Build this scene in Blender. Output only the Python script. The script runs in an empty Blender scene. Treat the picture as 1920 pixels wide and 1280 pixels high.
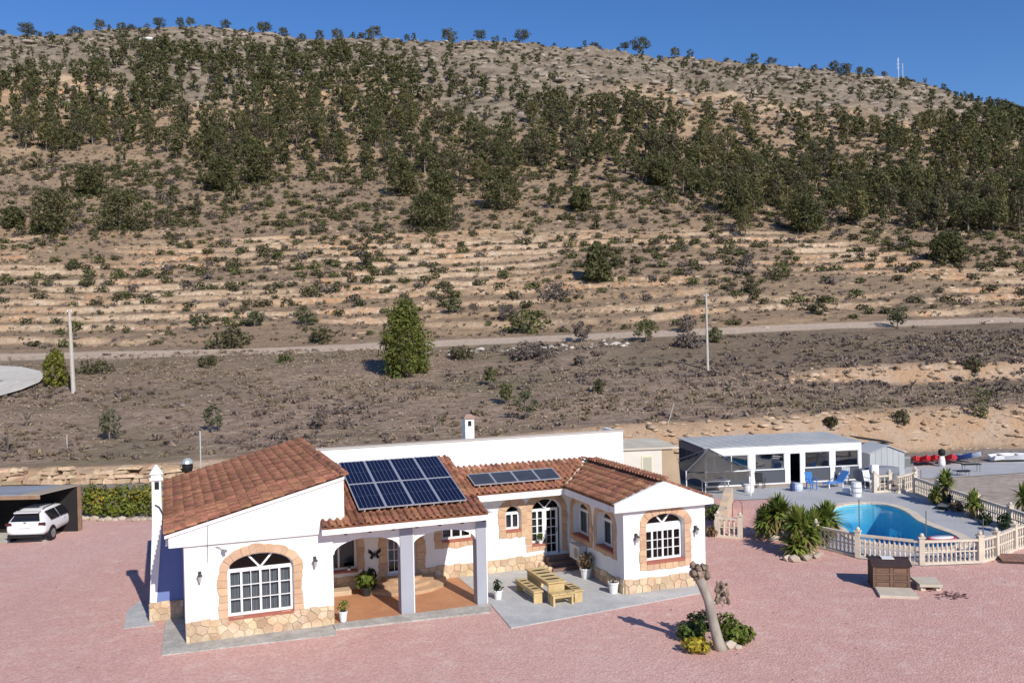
import bpy, bmesh, math, random
import numpy as np
from mathutils import Vector, Matrix
from mathutils.geometry import tessellate_polygon
random.seed(7)
rng = np.random.default_rng(11)
S = bpy.context.scene
COL = S.collection
# ------------------------------------------------------------ camera
FPX, CAMH = 1734.0, 10.0
PITCH, ROLL = math.radians(0.76), math.atan(0.02)
cf = Vector((0, math.cos(PITCH), -math.sin(PITCH)))
cu0 = Vector((0, math.sin(PITCH), math.cos(PITCH)))
cr = Vector((1, 0, 0)) * math.cos(ROLL) - cu0 * math.sin(ROLL)
cu = cu0 * math.cos(ROLL) + Vector((1, 0, 0)) * math.sin(ROLL)
CAM = Vector((0, 0, CAMH))
cd = bpy.data.cameras.new('camera'); cam = bpy.data.objects.new('camera', cd); COL.objects.link(cam)
cam.matrix_world = Matrix(((cr.x, cu.x, -cf.x, 0), (cr.y, cu.y, -cf.y, 0), (cr.z, cu.z, -cf.z, CAMH), (0, 0, 0, 1)))
cd.sensor_width = 36; cd.lens = 36 * FPX / 1920; cd.clip_end = 5000; cd.clip_start = 0.5
S.camera = cam
# ------------------------------------------------------------ sky, sun, exposure
SUN_EL = math.radians(34.5)
hx, hy = 0.49, -0.87                                    # horizontal direction towards the sun
n_ = math.hypot(hx, hy); hx /= n_; hy /= n_
W = bpy.data.worlds.new('World'); S.world = W; W.use_nodes = True
wt = W.node_tree; wt.nodes.clear()
sky = wt.nodes.new('ShaderNodeTexSky'); sky.sky_type = 'NISHITA'; sky.sun_disc = False
sky.sun_elevation = SUN_EL; sky.sun_rotation = math.atan2(hx, hy)
sky.altitude = 900; sky.air_density = 1.0; sky.dust_density = 0.0; sky.ozone_density = 4.0
hs = wt.nodes.new('ShaderNodeHueSaturation'); hs.inputs['Saturation'].default_value = 1.22
hs.inputs['Hue'].default_value = 0.510
bg = wt.nodes.new('ShaderNodeBackground'); bg.inputs['Strength'].default_value = 0.12
wo = wt.nodes.new('ShaderNodeOutputWorld')
wt.links.new(sky.outputs[0], hs.inputs['Color']); wt.links.new(hs.outputs[0], bg.inputs[0]); wt.links.new(bg.outputs[0], wo.inputs[0])
sl = bpy.data.lights.new('sun', 'SUN'); sl.energy = 5.0; sl.angle = math.radians(0.5); sl.color = (1, 0.935, 0.84)
so = bpy.data.objects.new('sun', sl); COL.objects.link(so); so.location = (30, -50, 60)
sd = Vector((-hx * math.cos(SUN_EL), -hy * math.cos(SUN_EL), -math.sin(SUN_EL)))
so.rotation_euler = sd.to_track_quat('-Z', 'Y').to_euler()
S.view_settings.view_transform = 'Standard'; S.view_settings.look = 'None'
S.view_settings.exposure = 0.0; S.view_settings.gamma = 1.0; S.view_settings.use_curve_mapping = False
S.render.engine = 'CYCLES'
S.cycles.max_bounces = 6; S.cycles.transparent_max_bounces = 12

# ------------------------------------------------------------ helpers
def at(px, py, z=0.0):
    "point of the plane z seen at a photo pixel"
    d = cf + cr * ((px - 960) / FPX) - cu * ((py - 640) / FPX)
    t = (z - CAMH) / d.z
    return CAM + d * t
def pix(x, y, z):
    d = Vector((x, y, z)) - CAM; w = d.dot(cf)
    return 960 + FPX * d.dot(cr) / w, 640 - FPX * d.dot(cu) / w

def tag(o, label=None, cat=None, group=None, kind=None):
    if label: o['label'] = label
    if cat: o['category'] = cat
    if group: o['group'] = group
    if kind: o['kind'] = kind
    return o
def empty(name, loc=(0, 0, 0), rz=0.0, label=None, cat=None, group=None):
    o = bpy.data.objects.new(name, None); COL.objects.link(o)
    o.empty_display_size = 0.3
    o.location = loc; o.rotation_euler = (0, 0, rz)
    return tag(o, label, cat, group)
def link_mesh(name, me, parent=None, loc=None, rot=None, sc=None):
    o = bpy.data.objects.new(name, me); COL.objects.link(o)
    if parent: o.parent = parent
    if loc is not None: o.location = loc
    if rot is not None: o.rotation_euler = rot
    if sc is not None: o.scale = sc
    return o
def copy_tree(o, parent=None):
    c = o.copy(); COL.objects.link(c)
    if parent: c.parent = parent
    for ch in list(o.children): copy_tree(ch, c)
    return c

class MB:
    "collects faces and links them as one mesh object"
    def __init__(s): s.v = []; s.f = []; s.m = []
    def add(s, vs, fs, mi=0):
        b = len(s.v); s.v += [tuple(p) for p in vs]; s.f += [tuple(i + b for i in f) for f in fs]; s.m += [mi] * len(fs); return s
    def box(s, c, d, rz=0.0, mi=0, taper=1.0, tilt=None):
        x, y, z = d[0] / 2, d[1] / 2, d[2] / 2; ca, sa = math.cos(rz), math.sin(rz)
        vs = []
        for dz, k in ((-z, 1), (z, taper)):
            for dx, dy in ((-x, -y), (x, -y), (x, y), (-x, y)):
                p = Vector((dx * k, dy * k, dz))
                if tilt is not None: p = tilt @ p
                vs.append((c[0] + p.x * ca - p.y * sa, c[1] + p.x * sa + p.y * ca, c[2] + p.z))
        return s.add(vs, [(3, 2, 1, 0), (4, 5, 6, 7), (0, 1, 5, 4), (1, 2, 6, 5), (2, 3, 7, 6), (3, 0, 4, 7)], mi)
    def b2(s, a, b, mi=0):
        return s.box([(a[i] + b[i]) / 2 for i in range(3)], [abs(b[i] - a[i]) for i in range(3)], 0, mi)
    def prism(s, poly, z0, z1, mi=0, ins=0.0):
        "vertical prism over a plan polygon (counter-clockwise)"
        n = len(poly)
        cx = sum(p[0] for p in poly) / n; cy = sum(p[1] for p in poly) / n
        top = [(p[0] + (cx - p[0]) * ins, p[1] + (cy - p[1]) * ins) for p in poly]
        vs = [(p[0], p[1], z0) for p in poly] + [(p[0], p[1], z1) for p in top]
        fs = [(i, (i + 1) % n, n + (i + 1) % n, n + i) for i in range(n)]
        tr = tessellate_polygon([[Vector((p[0], p[1], 0)) for p in top]])
        for t in tr:
            a, b, c = t
            ar = (top[b][0] - top[a][0]) * (top[c][1] - top[a][1]) - (top[c][0] - top[a][0]) * (top[b][1] - top[a][1])
            fs.append((n + a, n + b, n + c) if ar > 0 else (n + a, n + c, n + b))
        return s.add(vs, fs, mi)
    def tube(s, pts, rad, n=6, mi=0, cap=True):
        pts = [Vector(p) for p in pts]; rings = []
        if not isinstance(rad, (list, tuple)): rad = [rad] * len(pts)
        b = len(s.v)
        for i, p in enumerate(pts):
            d = (pts[min(i + 1, len(pts) - 1)] - pts[max(i - 1, 0)]).normalized()
            a = d.cross(Vector((0, 0, 1)) if abs(d.z) < .9 else Vector((1, 0, 0))).normalized(); c = d.cross(a)
            for k in range(n):
                t = 2 * math.pi * k / n
                s.v.append(tuple(p + (a * math.cos(t) + c * math.sin(t)) * rad[i]))
        for i in range(len(pts) - 1):
            for k in range(n):
                k2 = (k + 1) % n
                s.f.append((b + i * n + k, b + i * n + k2, b + (i + 1) * n + k2, b + (i + 1) * n + k)); s.m.append(mi)
        if cap:
            s.f.append(tuple(b + k for k in reversed(range(n)))); s.m.append(mi)
            s.f.append(tuple(b + (len(pts) - 1) * n + k for k in range(n))); s.m.append(mi)
        return s
    def lathe(s, prof, c=(0, 0, 0), n=12, mi=0, sx=1, sy=1, cap=True):
        b = len(s.v); m = len(prof)
        for r, z in prof:
            for k in range(n):
                t = 2 * math.pi * (k + .5) / n
                s.v.append((c[0] + r * math.cos(t) * sx, c[1] + r * math.sin(t) * sy, c[2] + z))
        for i in range(m - 1):
            for k in range(n):
                k2 = (k + 1) % n
                s.f.append((b + i * n + k, b + i * n + k2, b + (i + 1) * n + k2, b + (i + 1) * n + k)); s.m.append(mi)
        if cap:
            s.f.append(tuple(b + k for k in reversed(range(n)))); s.m.append(mi)
            s.f.append(tuple(b + (m - 1) * n + k for k in range(n))); s.m.append(mi)
        return s
    def blob(s, c, r, jit=.2, mi=0, sub=1, rs=random):
        bm = bmesh.new(); bmesh.ops.create_icosphere(bm, subdivisions=sub, radius=1)
        vs = []
        for v in bm.verts:
            k = 1 + rs.uniform(-jit, jit)
            vs.append((c[0] + v.co.x * r[0] * k, c[1] + v.co.y * r[1] * k, c[2] + v.co.z * r[2] * k))
        fs = [tuple(v.index for v in f.verts) for f in bm.faces]; bm.free()
        return s.add(vs, fs, mi)
    def mesh(s, name, mats, smooth=False):
        me = bpy.data.meshes.new(name); me.from_pydata(s.v, [], s.f)
        if not isinstance(mats, (list, tuple)): mats = [mats]
        for m in mats: me.materials.append(m)
        if len(mats) > 1: me.polygons.foreach_set('material_index', s.m)
        if smooth: me.polygons.foreach_set('use_smooth', [True] * len(me.polygons))
        me.update(); return me
    def build(s, name, mats, parent=None, loc=None, rot=None, smooth=False):
        return link_mesh(name, s.mesh(name, mats, smooth), parent, loc, rot)

def np_mesh(name, V, F, mats, smooth=False):
    "V (n,3), F (m,k) arrays"
    me = bpy.data.meshes.new(name); k = F.shape[1]
    me.vertices.add(len(V)); me.vertices.foreach_set('co', np.asarray(V, np.float32).ravel())
    me.loops.add(F.size); me.loops.foreach_set('vertex_index', np.asarray(F, np.int32).ravel())
    me.polygons.add(len(F)); me.polygons.foreach_set('loop_start', np.arange(0, F.size, k, dtype=np.int32))
    me.polygons.foreach_set('loop_total', np.full(len(F), k, np.int32))
    if smooth: me.polygons.foreach_set('use_smooth', np.ones(len(F), bool))
    for m in (mats if isinstance(mats, (list, tuple)) else [mats]): me.materials.append(m)
    me.update(calc_edges=True); return me

# ---- value noise for the terrain
_P = rng.random(65536)
def vnoise(x, y, seed=0):
    xi = np.floor(x).astype(np.int64); yi = np.floor(y).astype(np.int64); fx = x - xi; fy = y - yi
    fx = fx * fx * (3 - 2 * fx); fy = fy * fy * (3 - 2 * fy)
    h = lambda a, b: _P[((a * 374761393 + b * 668265263 + seed * 974711) ^ ((a * 1274126177 + b * 39916801) >> 7)) & 65535]
    return (h(xi, yi) * (1 - fx) + h(xi + 1, yi) * fx) * (1 - fy) + (h(xi, yi + 1) * (1 - fx) + h(xi + 1, yi + 1) * fx) * fy
def fbm(x, y, oct=4, seed=0, gain=.5):
    t = 0; a = 1.0; s = 0
    for i in range(oct):
        t = t + a * (vnoise(x * 2 ** i, y * 2 ** i, seed + i) - .5); s += a; a *= gain
    return t / s * 2      # about -1..1

# ---- materials
class NT:
    def __init__(s, m): s.m = m; s.t = m.node_tree; s.t.nodes.clear()
    def n(s, ty, **kw):
        nd = s.t.nodes.new(ty)
        for k, v in kw.items():
            if k.startswith('_'): setattr(nd, k[1:], v)
            else: nd.inputs[k.replace('__', ' ')].default_value = v
        return nd
    def l(s, a, b): s.t.links.new(a, b)
    def mix(s, fac, a, b, bt='MIX'):
        nd = s.t.nodes.new('ShaderNodeMix'); nd.data_type = 'RGBA'; nd.blend_type = bt
        for sock, v in ((nd.inputs[0], fac), (nd.inputs[6], a), (nd.inputs[7], b)):
            if hasattr(v, 'links') or hasattr(v, 'is_linked'): s.l(v, sock)
            else: sock.default_value = v if not isinstance(v, tuple) else (*v, 1)[:4]
        return nd.outputs[2]
    def noise(s, vec, scale, detail=5, rough=.55, dist=0):
        nd = s.n('ShaderNodeTexNoise', Scale=scale, Detail=detail, Roughness=rough, Distortion=dist)
        if vec is not None: s.l(vec, nd.inputs['Vector'])
        return nd.outputs[0]
    def ramp(s, fac, a, b):
        nd = s.n('ShaderNodeMapRange'); nd.inputs[1].default_value = a; nd.inputs[2].default_value = b
        nd.clamp = True; s.l(fac, nd.inputs[0]); return nd.outputs[0]
    def math(s, op, a, b=None):
        nd = s.t.nodes.new('ShaderNodeMath'); nd.operation = op
        for i, v in enumerate((a, b)):
            if v is None: continue
            if hasattr(v, 'is_linked'): s.l(v, nd.inputs[i])
            else: nd.inputs[i].default_value = v
        return nd.outputs[0]
    def scaled(s, vec, sc):
        nd = s.t.nodes.new('ShaderNodeMapping'); nd.inputs['Scale'].default_value = sc; s.l(vec, nd.inputs[0]); return nd.outputs[0]
    def bump(s, h, strength, dist):
        nd = s.n('ShaderNodeBump', Strength=strength, Distance=dist); s.l(h, nd.inputs['Height']); return nd.outputs[0]

def mat(name, col, col2=None, scale=3.0, rough=.8, bump=0.0, bscale=20.0, bdist=.02, rnd=0.0, metal=0.0, spec=.3,
        lo=.35, hi=.65, fine=0.0, fscale=60.0, sc=(1, 1, 1), hue=0.0, trans=0.0, coat=0.0):
    m = bpy.data.materials.new(name); m.use_nodes = True; t = NT(m)
    out = t.n('ShaderNodeOutputMaterial'); p = t.n('ShaderNodeBsdfPrincipled', Roughness=rough, Metallic=metal)
    p.inputs['Specular IOR Level'].default_value = spec
    if coat: p.inputs['Coat Weight'].default_value = coat; p.inputs['Coat Roughness'].default_value = .05
    t.l(p.outputs[0], out.inputs[0])
    pos = t.n('ShaderNodeNewGeometry'); vec = t.scaled(pos.outputs['Position'], sc)
    c = t.n('ShaderNodeRGB'); c.outputs[0].default_value = (*col, 1); c = c.outputs[0]
    if col2: c = t.mix(t.ramp(t.noise(vec, scale), lo, hi), c, (*col2, 1))
    if fine:
        f = t.ramp(t.noise(vec, fscale, 3, .6), .3, .7)
        c = t.mix(1.0, c, t.mix(f, (1 - fine,) * 3, (1 + fine,) * 3), 'MULTIPLY')
    if rnd or hue:
        oi = t.n('ShaderNodeObjectInfo')
        r = t.math('FRACT', t.math('ADD', oi.outputs['Random'], pos.outputs['Random Per Island']))
        h = t.n('ShaderNodeHueSaturation'); t.l(c, h.inputs['Color'])
        t.l(t.math('ADD', t.math('MULTIPLY', r, 2 * rnd), 1 - rnd), h.inputs['Value'])
        if hue:
            r2 = t.math('FRACT', t.math('MULTIPLY', r, 7.31))
            t.l(t.math('ADD', t.math('MULTIPLY', r2, 2 * hue), .5 - hue), h.inputs['Hue'])
        c = h.outputs[0]
    t.l(c, p.inputs['Base Color'])
    if bump: t.l(t.bump(t.noise(vec, bscale, 4), bump, bdist), p.inputs['Normal'])
    if trans:
        tr = t.n('ShaderNodeBsdfTranslucent'); t.l(c, tr.inputs[0]); mx = t.n('ShaderNodeMixShader', Fac=trans)
        t.l(p.outputs[0], mx.inputs[1]); t.l(tr.outputs[0], mx.inputs[2]); t.l(mx.outputs[0], out.inputs[0])
    return m

white = mat('white_render', (.80, .795, .78), (.735, .72, .69), .9, .85, .25, 40, .006, fine=.05, fscale=2.6, sc=(1, 1, .35), lo=.42, hi=.75)
lwhite = mat('white_paint', (.80, .80, .79), rough=.4, spec=.4)
shadeblue = mat('shade_blue', (.16, .215, .46), (.145, .195, .42), 1.5, .85)  # overhang's blue shade on a white wall, put into the base colour
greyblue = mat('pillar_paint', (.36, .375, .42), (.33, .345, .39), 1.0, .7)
fanstone = mat('veneer_stone', (.50, .345, .215), (.60, .475, .335), 2.2, .85, .5, 25, .01, rnd=.22, hue=.012, fine=.15, fscale=18)
mortar = mat('mortar', (.52, .40, .27), (.45, .34, .22), 6, .95, .3, 50, .005)
surstone = mat('surround_stone', (.54, .34, .21), (.59, .41, .27), 3, .85, .4, 25, .008, rnd=.13, hue=.008, fine=.10, fscale=20)
tilem = mat('clay_tile', (.315, .14, .082), (.215, .098, .062), 1.6, .85, .3, 40, .006, rnd=.30, hue=.012, fine=.30, fscale=9)
tilebase = mat('roof_bedding', (.22, .09, .05), (.16, .07, .04), 4, .95)
gravelm = None
concrete = mat('concrete', (.50, .50, .49), (.40, .40, .40), 1.1, .9, .25, 30, .006, fine=.12, fscale=14)
palecon = mat('pale_concrete', (.56, .53, .47), (.48, .45, .40), 2, .9, .25, 30, .006, fine=.1, fscale=14)
terracotta = mat('terracotta_floor', (.50, .25, .13), (.44, .21, .11), 1.3, .75, fine=.10, fscale=10)
sillm = mat('red_sill', (.40, .13, .09), (.34, .11, .08), 5, .6)
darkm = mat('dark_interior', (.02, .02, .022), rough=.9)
woodd = mat('dark_wood', (.075, .045, .035), (.05, .03, .025), 6, .7, .4, 30, .006, sc=(1, 1, 6), rnd=.15)
woodm = mat('weathered_wood', (.21, .125, .085), (.15, .09, .06), 5, .75, .4, 30, .006, sc=(1, 1, 6), rnd=.15)
pine = mat('pine_plank', (.62, .47, .24), (.52, .37, .17), 3, .6, .2, 30, .004, sc=(1, 1, 1), rnd=.12)
metalg = mat('grey_metal', (.30, .31, .33), rough=.45, metal=.6)
blackm = mat('black_rubber', (.015, .015, .016), rough=.7)
balm = mat('cast_stone', (.66, .58, .47), (.57, .49, .40), 3, .85, .3, 30, .005, fine=.08, fscale=15)
bark = mat('bark', (.20, .16, .125), (.12, .095, .075), 5, .95, .6, 18, .03, sc=(1, 1, .3))
palebark = mat('pale_bark', (.40, .355, .30), (.26, .23, .20), 3, .9, .6, 20, .02, sc=(1, 1, .5))
plasticw = mat('white_plastic', (.78, .78, .79), rough=.35, spec=.5)
# ------------------------------------------------------------ terrain
KX = np.array([-320, -260, -205, -134, -68, 0, 68, 137, 156, 169, 179, 192, 205, 240, 300, 420.])
KR = np.array([112, 122, 127.5, 131.5, 125.5, 122, 114.5, 106.5, 105, 101, 96, 91, 83, 62, 36, 12.])   # crest height
def bank_y(X): return np.interp(X, [-60, -20, 5, 33, 60], [63.5, 64, 66, 71, 73])
def bank_h(X): return np.interp(X, [-60, -28, -14, 9, 33, 60], [.8, .95, 1.5, 2.7, 3.0, 3.2])
PATH = [(-140, 112.), (-64, 113.5), (-46, 112.5), (-30, 113), (-12, 116), (0, 117), (10, 115), (22, 114.5), (34, 118), (50, 121), (64, 122), (90, 126), (160, 130)]
def path_y(X): return np.interp(X, [p[0] for p in PATH], [p[1] for p in PATH])
def terrain(X, Y, detail=True):
    X = np.asarray(X, float); Y = np.asarray(Y, float)
    b0 = bank_y(X); hb = bank_h(X)
    n1 = fbm(X * .09, Y * .09, 3, 5)
    b0 = b0 + (n1 * .8 if detail else 0)
    bw = np.interp(X, [-30, 0, 33], [.8, 2.0, 3.6])
    z = hb * np.clip((Y - b0) / bw, 0, 1) ** .8
    py = path_y(X)
    zp = np.interp(X, [-130, -64, -30, 0, 36, 64, 130], [6.8, 7.1, 7.2, 7.9, 8.8, 9.2, 9.2])
    fy = np.clip((Y - b0 - bw) / (py - 4 - b0 - bw), 0, 1)
    # a second bank in the right-hand field
    bb = np.clip((X - 22) / 14, 0, 1)
    step2 = np.clip((Y - (86 + .02 * X)) / 1.6, 0, 1)
    fld = (zp - hb) * ((1 - .45 * bb) * fy ** 1.05 + .0)
    fld2 = (zp - hb) * .45 * bb * (.62 * step2 + .38 * fy)
    z = z + fld + fld2
    z = z + .18 * np.clip(Y - (py - 4), 0, 8)
    # terraces
    t = np.clip((Y - py - 3.5) / (186 - py - 3.5), 0, 1)
    z185 = np.interp(X, [-160, -102, 0, 102, 160], [32.5, 32, 30.5, 28, 26])
    dz = z185 - zp - 1.44
    hraw = dz * (t * .86 + .14 * t * t)
    stp = 1.3
    ph = hraw / stp + fbm(X * .004, hraw * .30, 2, 25) * 1.2 + fbm(X * .010, Y * .010, 2, 21) * 1.4 + fbm(X * .06, Y * .04, 3, 23) * .42 + fbm(X * .3, Y * .1, 2, 27) * .13
    fr = ph - np.floor(ph)
    riser = np.clip((fr - .83) / .14, 0, 1); riser = riser * riser * (3 - 2 * riser)
    k = .80 * np.clip((t - .0) / .03, 0, 1) * np.clip((1.03 - t) / .12, 0, 1) * np.clip(.74 + 1.9 * fbm(X * .05, Y * .09, 3, 31), 0.05, 1)
    z = z + hraw + k * stp * ((riser - fr))
    # hill
    u = np.clip((Y - 186) / (290 - 186), 0, 1)
    z290 = np.interp(X, [-320, -160, 0, 80, 120, 160, 200, 260, 420], [82, 83, 80, 76, 72, 63, 52, 36, 10])
    z = z + np.where(Y > 186, (z290 - z185) * (.75 * u + .25 * u * u), 0)
    zr = np.interp(X, KX, KR)
    zr = zr + fbm(X * .04, X * 0 + 3.3, 3, 41) * 1.1
    w = np.clip((Y - 290) / 80., 0, 1)
    z = z + np.where(Y > 290, (zr - z290) * (1.15 * w - .15 * w * w), 0)
    w2 = np.clip((Y - 370) / 100., 0, 4)
    z = z + np.where(Y > 370, 1.5 * np.sin(np.clip(w2, 0, 1) * 1.57) - 18 * w2 ** 1.6, 0)
    if detail:
        m1 = np.clip((Y - 66) / 6, 0, 1)
        z = z + m1 * np.where(np.abs(Y - py) < 2.4, .15, 1.) * (fbm(X * .22, Y * .22, 3, 51) * .22 + fbm(X * .9, Y * .9, 2, 61) * .10)
        m2 = np.clip((Y - 195) / 40, 0, 1)
        z = z + m2 * fbm(X * .05, Y * .05, 4, 71) * 2.2
        m3 = np.clip((Y - 265) / 45, 0, 1)
        rr = 1 - np.abs(fbm(X * .10 + 3, Y * .22, 4, 81)) * 2
        z = z + m3 * (rr * 1.5 + np.abs(fbm(X * .3, Y * .5, 3, 91)) * 1.9 + np.maximum(0, fbm(X * .11, Y * .3, 3, 97)) * 2.6)
        # roughness on the banks
        onb = np.clip(1 - np.abs((Y - b0 - bw / 2) / (bw * .7)), 0, 1)
        z = z + onb * fbm(X * .8, Y * 1.2, 3, 95) * .45
    return z
def hit(px, py, y0=60, y1=420):
    "where the line of sight through a photo pixel meets the terrain"
    d = cf + cr * ((px - 960) / FPX) - cu * ((py - 640) / FPX)
    Y = np.arange(y0, y1, .25); t = Y / d.y
    X = d.x * t; Z = CAMH + d.z * t
    g = terrain(X, Y) - Z; i = np.argmax(g > 0)
    if g[i] <= 0: i = len(Y) - 1
    return Vector((X[i], Y[i], float(terrain(np.array([X[i]]), np.array([Y[i]]))[0])))

def ground_material():
    m = bpy.data.materials.new('hillside_ground'); m.use_nodes = True; t = NT(m)
    out = t.n('ShaderNodeOutputMaterial'); p = t.n('ShaderNodeBsdfPrincipled', Roughness=.95)
    p.inputs['Specular IOR Level'].default_value = .1; t.l(p.outputs[0], out.inputs[0])
    g = t.n('ShaderNodeNewGeometry'); pos = g.outputs['Position']
    A = lambda nm: t.n('ShaderNodeAttribute', _attribute_name=nm).outputs['Fac']
    fine = t.noise(pos, 1.6, 6, .65)
    mid = t.noise(pos, .22, 5, .6)
    strk = t.noise(t.scaled(pos, (.12, .55, .55)), 1.0, 6, .62)
    speck = t.noise(t.scaled(pos, (.7, 1.0, 1.0)), 1.1, 4, .7)
    soil = t.mix(t.ramp(mid, .35, .65), (0.386, 0.269, 0.166), (0.328, 0.231, 0.150))
    soil = t.mix(t.ramp(t.noise(t.scaled(pos, (.5, 1, 1)), .055, 4, .6), .44, .60), soil, (0.269, 0.197, 0.139))
    soil = t.mix(t.ramp(strk, .42, .62), soil, (0.277, 0.197, 0.131))
    soil = t.mix(t.ramp(fine, .58, .72), soil, (0.487, 0.378, 0.258))
    soil = t.mix(t.math('MULTIPLY', t.ramp(speck, .54, .64), .8), soil, (.135, .105, .075))
    # risers: bare orange earth and pale stone
    sep = t.n('ShaderNodeSeparateXYZ'); t.l(g.outputs['Normal'], sep.inputs[0])
    steep = t.ramp(sep.outputs[2], .86, .62)
    earth = t.mix(t.ramp(t.noise(pos, .06, 3),   .46, .60), (0.504, 0.369, 0.246), (0.468, 0.270, 0.150))
    earth = t.mix(t.ramp(fine, .5, .62), earth, (.58, .48, .38))
    earth = t.mix(t.ramp(t.noise(pos, 1.1, 5, .7), .58, .68), earth, (.20, .14, .10))
    low = t.math('SUBTRACT', 1.0, A('rock'))
    soil = t.mix(t.math('MULTIPLY', t.math('MULTIPLY', steep, low), t.ramp(t.noise(t.scaled(pos, (.10, .35, .35)), 1.0, 5, .7), .34, .50)), soil, earth)
    field = t.mix(t.ramp(t.noise(t.scaled(pos, (.35, 1, 1)), .35, 6, .65), .38, .62), (.340, .242, .175), (.215, .155, .118))
    field = t.mix(t.ramp(t.noise(t.scaled(pos, (.3, 1, 1)), 1.3, 6, .7), .54, .68), field, (.40, .32, .25))
    field = t.mix(t.ramp(t.noise(t.scaled(pos, (.5, 1, 1)), 2.6, 5, .75), .50, .62), field, (.43, .34, .255))
    field = t.mix(t.math('MULTIPLY', t.ramp(t.noise(t.scaled(pos, (.4, 1, 1)), 1.9, 6, .75), .54, .66), .8), field, (.12, .09, .07))
    field = t.mix(t.math('MULTIPLY', t.ramp(t.noise(pos, .055, 3), .5, .62), .5), field, (.15, .14, .075))
    c = t.mix(A('field'), soil, field)
    dark = t.mix(t.ramp(t.noise(t.scaled(pos, (.3, 1, 1)), .8, 6, .7), .4, .65), (0.185, 0.140, 0.101), (0.275, 0.210, 0.144))
    c = t.mix(A('dark'), c, dark)
    bank = t.mix(t.ramp(t.noise(pos, .5, 5, .65), .42, .6), (.47, .31, .195), (.48, .36, .265))
    bank = t.mix(t.ramp(t.noise(pos, 1.6, 5, .7), .58, .68), bank, (.24, .16, .10))
    c = t.mix(A('bank'), c, bank)
    rock = t.mix(t.ramp(t.noise(t.scaled(pos, (.3, .5, 1)), .5, 6, .7), .38, .60), (0.293, 0.239, 0.185), (0.171, 0.137, 0.105))
    rock = t.mix(t.ramp(t.noise(t.scaled(pos, (.5, .5, 1)), .9, 5, .7), .57, .66), rock, (.10, .085, .06))
    c = t.mix(A('rock'), c, rock)
    c = t.mix(A('track'), c, t.mix(t.ramp(fine, .4, .65), (.54, .43, .335), (.45, .355, .275)))
    c = t.mix(A('yard'), c, t.mix(t.ramp(t.noise(t.scaled(pos, (.4, 1, 1)), .8, 6, .7), .42, .6), (.34, .30, .26), (.24, .20, .17)))
    t.l(c, p.inputs['Base Color'])
    h = t.math('ADD', t.math('MULTIPLY', t.noise(pos, 2.2, 7, .7), .7), t.math('MULTIPLY', strk, .5))
    t.l(t.bump(h, .8, .6), p.inputs['Normal'])
    return m
GROUND = ground_material()
def build_terrain():
    xs = np.concatenate([np.linspace(-1400, -340, 14), np.linspace(-320, -262, 12), np.arange(-256, 256, .85), np.linspace(262, 340, 14), np.linspace(360, 1500, 14)])
    ys = np.concatenate([np.array([-400, -150, -60, -20, 0, 15, 30, 45, 55, 60]), np.arange(61, 76, .3), np.arange(76, 112, .55), np.arange(112, 190, .3),
                         np.arange(190, 280, .9), np.arange(280, 384, .7), np.arange(384, 420, 3), np.linspace(425, 900, 20), np.linspace(1000, 3200, 6)])
    X, Y = np.meshgrid(xs, ys)
    Z = terrain(X, Y)
    Z = np.where(Y < 61, 0, Z)
    V = np.stack([X, Y, Z], -1).reshape(-1, 3)
    ny, nx = X.shape; i = np.arange(ny * nx).reshape(ny, nx)
    F = np.stack([i[:-1, :-1], i[:-1, 1:], i[1:, 1:], i[1:, :-1]], -1).reshape(-1, 4)
    # the swimming pool needs a hole in the ground
    cen = V[F].mean(1)
    hole = (cen[:, 1] < 60) & (cen[:, 1] > -20)
    me = np_mesh('hillside', V, F[~hole], GROUND, True)
    x, y = V[:, 0], V[:, 1]
    b0 = bank_y(x); bw = np.interp(x, [-30, 0, 33], [.8, 2.0, 3.6]); py = path_y(x)
    nz = fbm(x * .08, y * .08, 3, 5) * .8
    bank = np.clip(1.25 - np.abs((y - b0 - nz - bw * .5) / (bw * .62)), 0, 1)
    bank = np.maximum(bank, np.clip((x - 24) / 6, 0, 1) * np.clip(1.4 - np.abs((y - 86.8 - .02 * x) / 1.3), 0, 1))
    field = np.clip((y - b0 - bw + .5) / 1.5, 0, 1) * np.clip((py + 1 - y) / 2, 0, 1)
    dark = field * np.clip((fbm(x * .03, y * .05, 3, 15) + .05 + .9 * np.clip((x - 8) / 22, 0, 1) * np.clip((y - 78) / 8, 0, 1) - .5 * np.clip((90 - y) / 15, 0, 1)) * 2.2, 0, 1)
    rock = np.clip((y - 285 + fbm(x * .02, y * .02, 3, 17) * 40) / 18, 0, 1)
    track = np.clip((2.3 - np.abs(y - py)) / .5, 0, 1) * np.clip(1.25 + fbm(x * .5, y * .8, 2, 19) * .5, 0, 1)
    yard = np.clip((b0 + nz - y) / .8, 0, 1)
    for nm, a in (('bank', bank), ('field', field), ('dark', dark), ('rock', rock), ('track', track), ('yard', yard)):
        at_ = me.attributes.new(nm, 'FLOAT', 'POINT'); at_.data.foreach_set('value', np.clip(a, 0, 1).astype(np.float32))
    o = link_mesh('hillside', me); tag(o, kind='structure'); return o
build_terrain()

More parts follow.
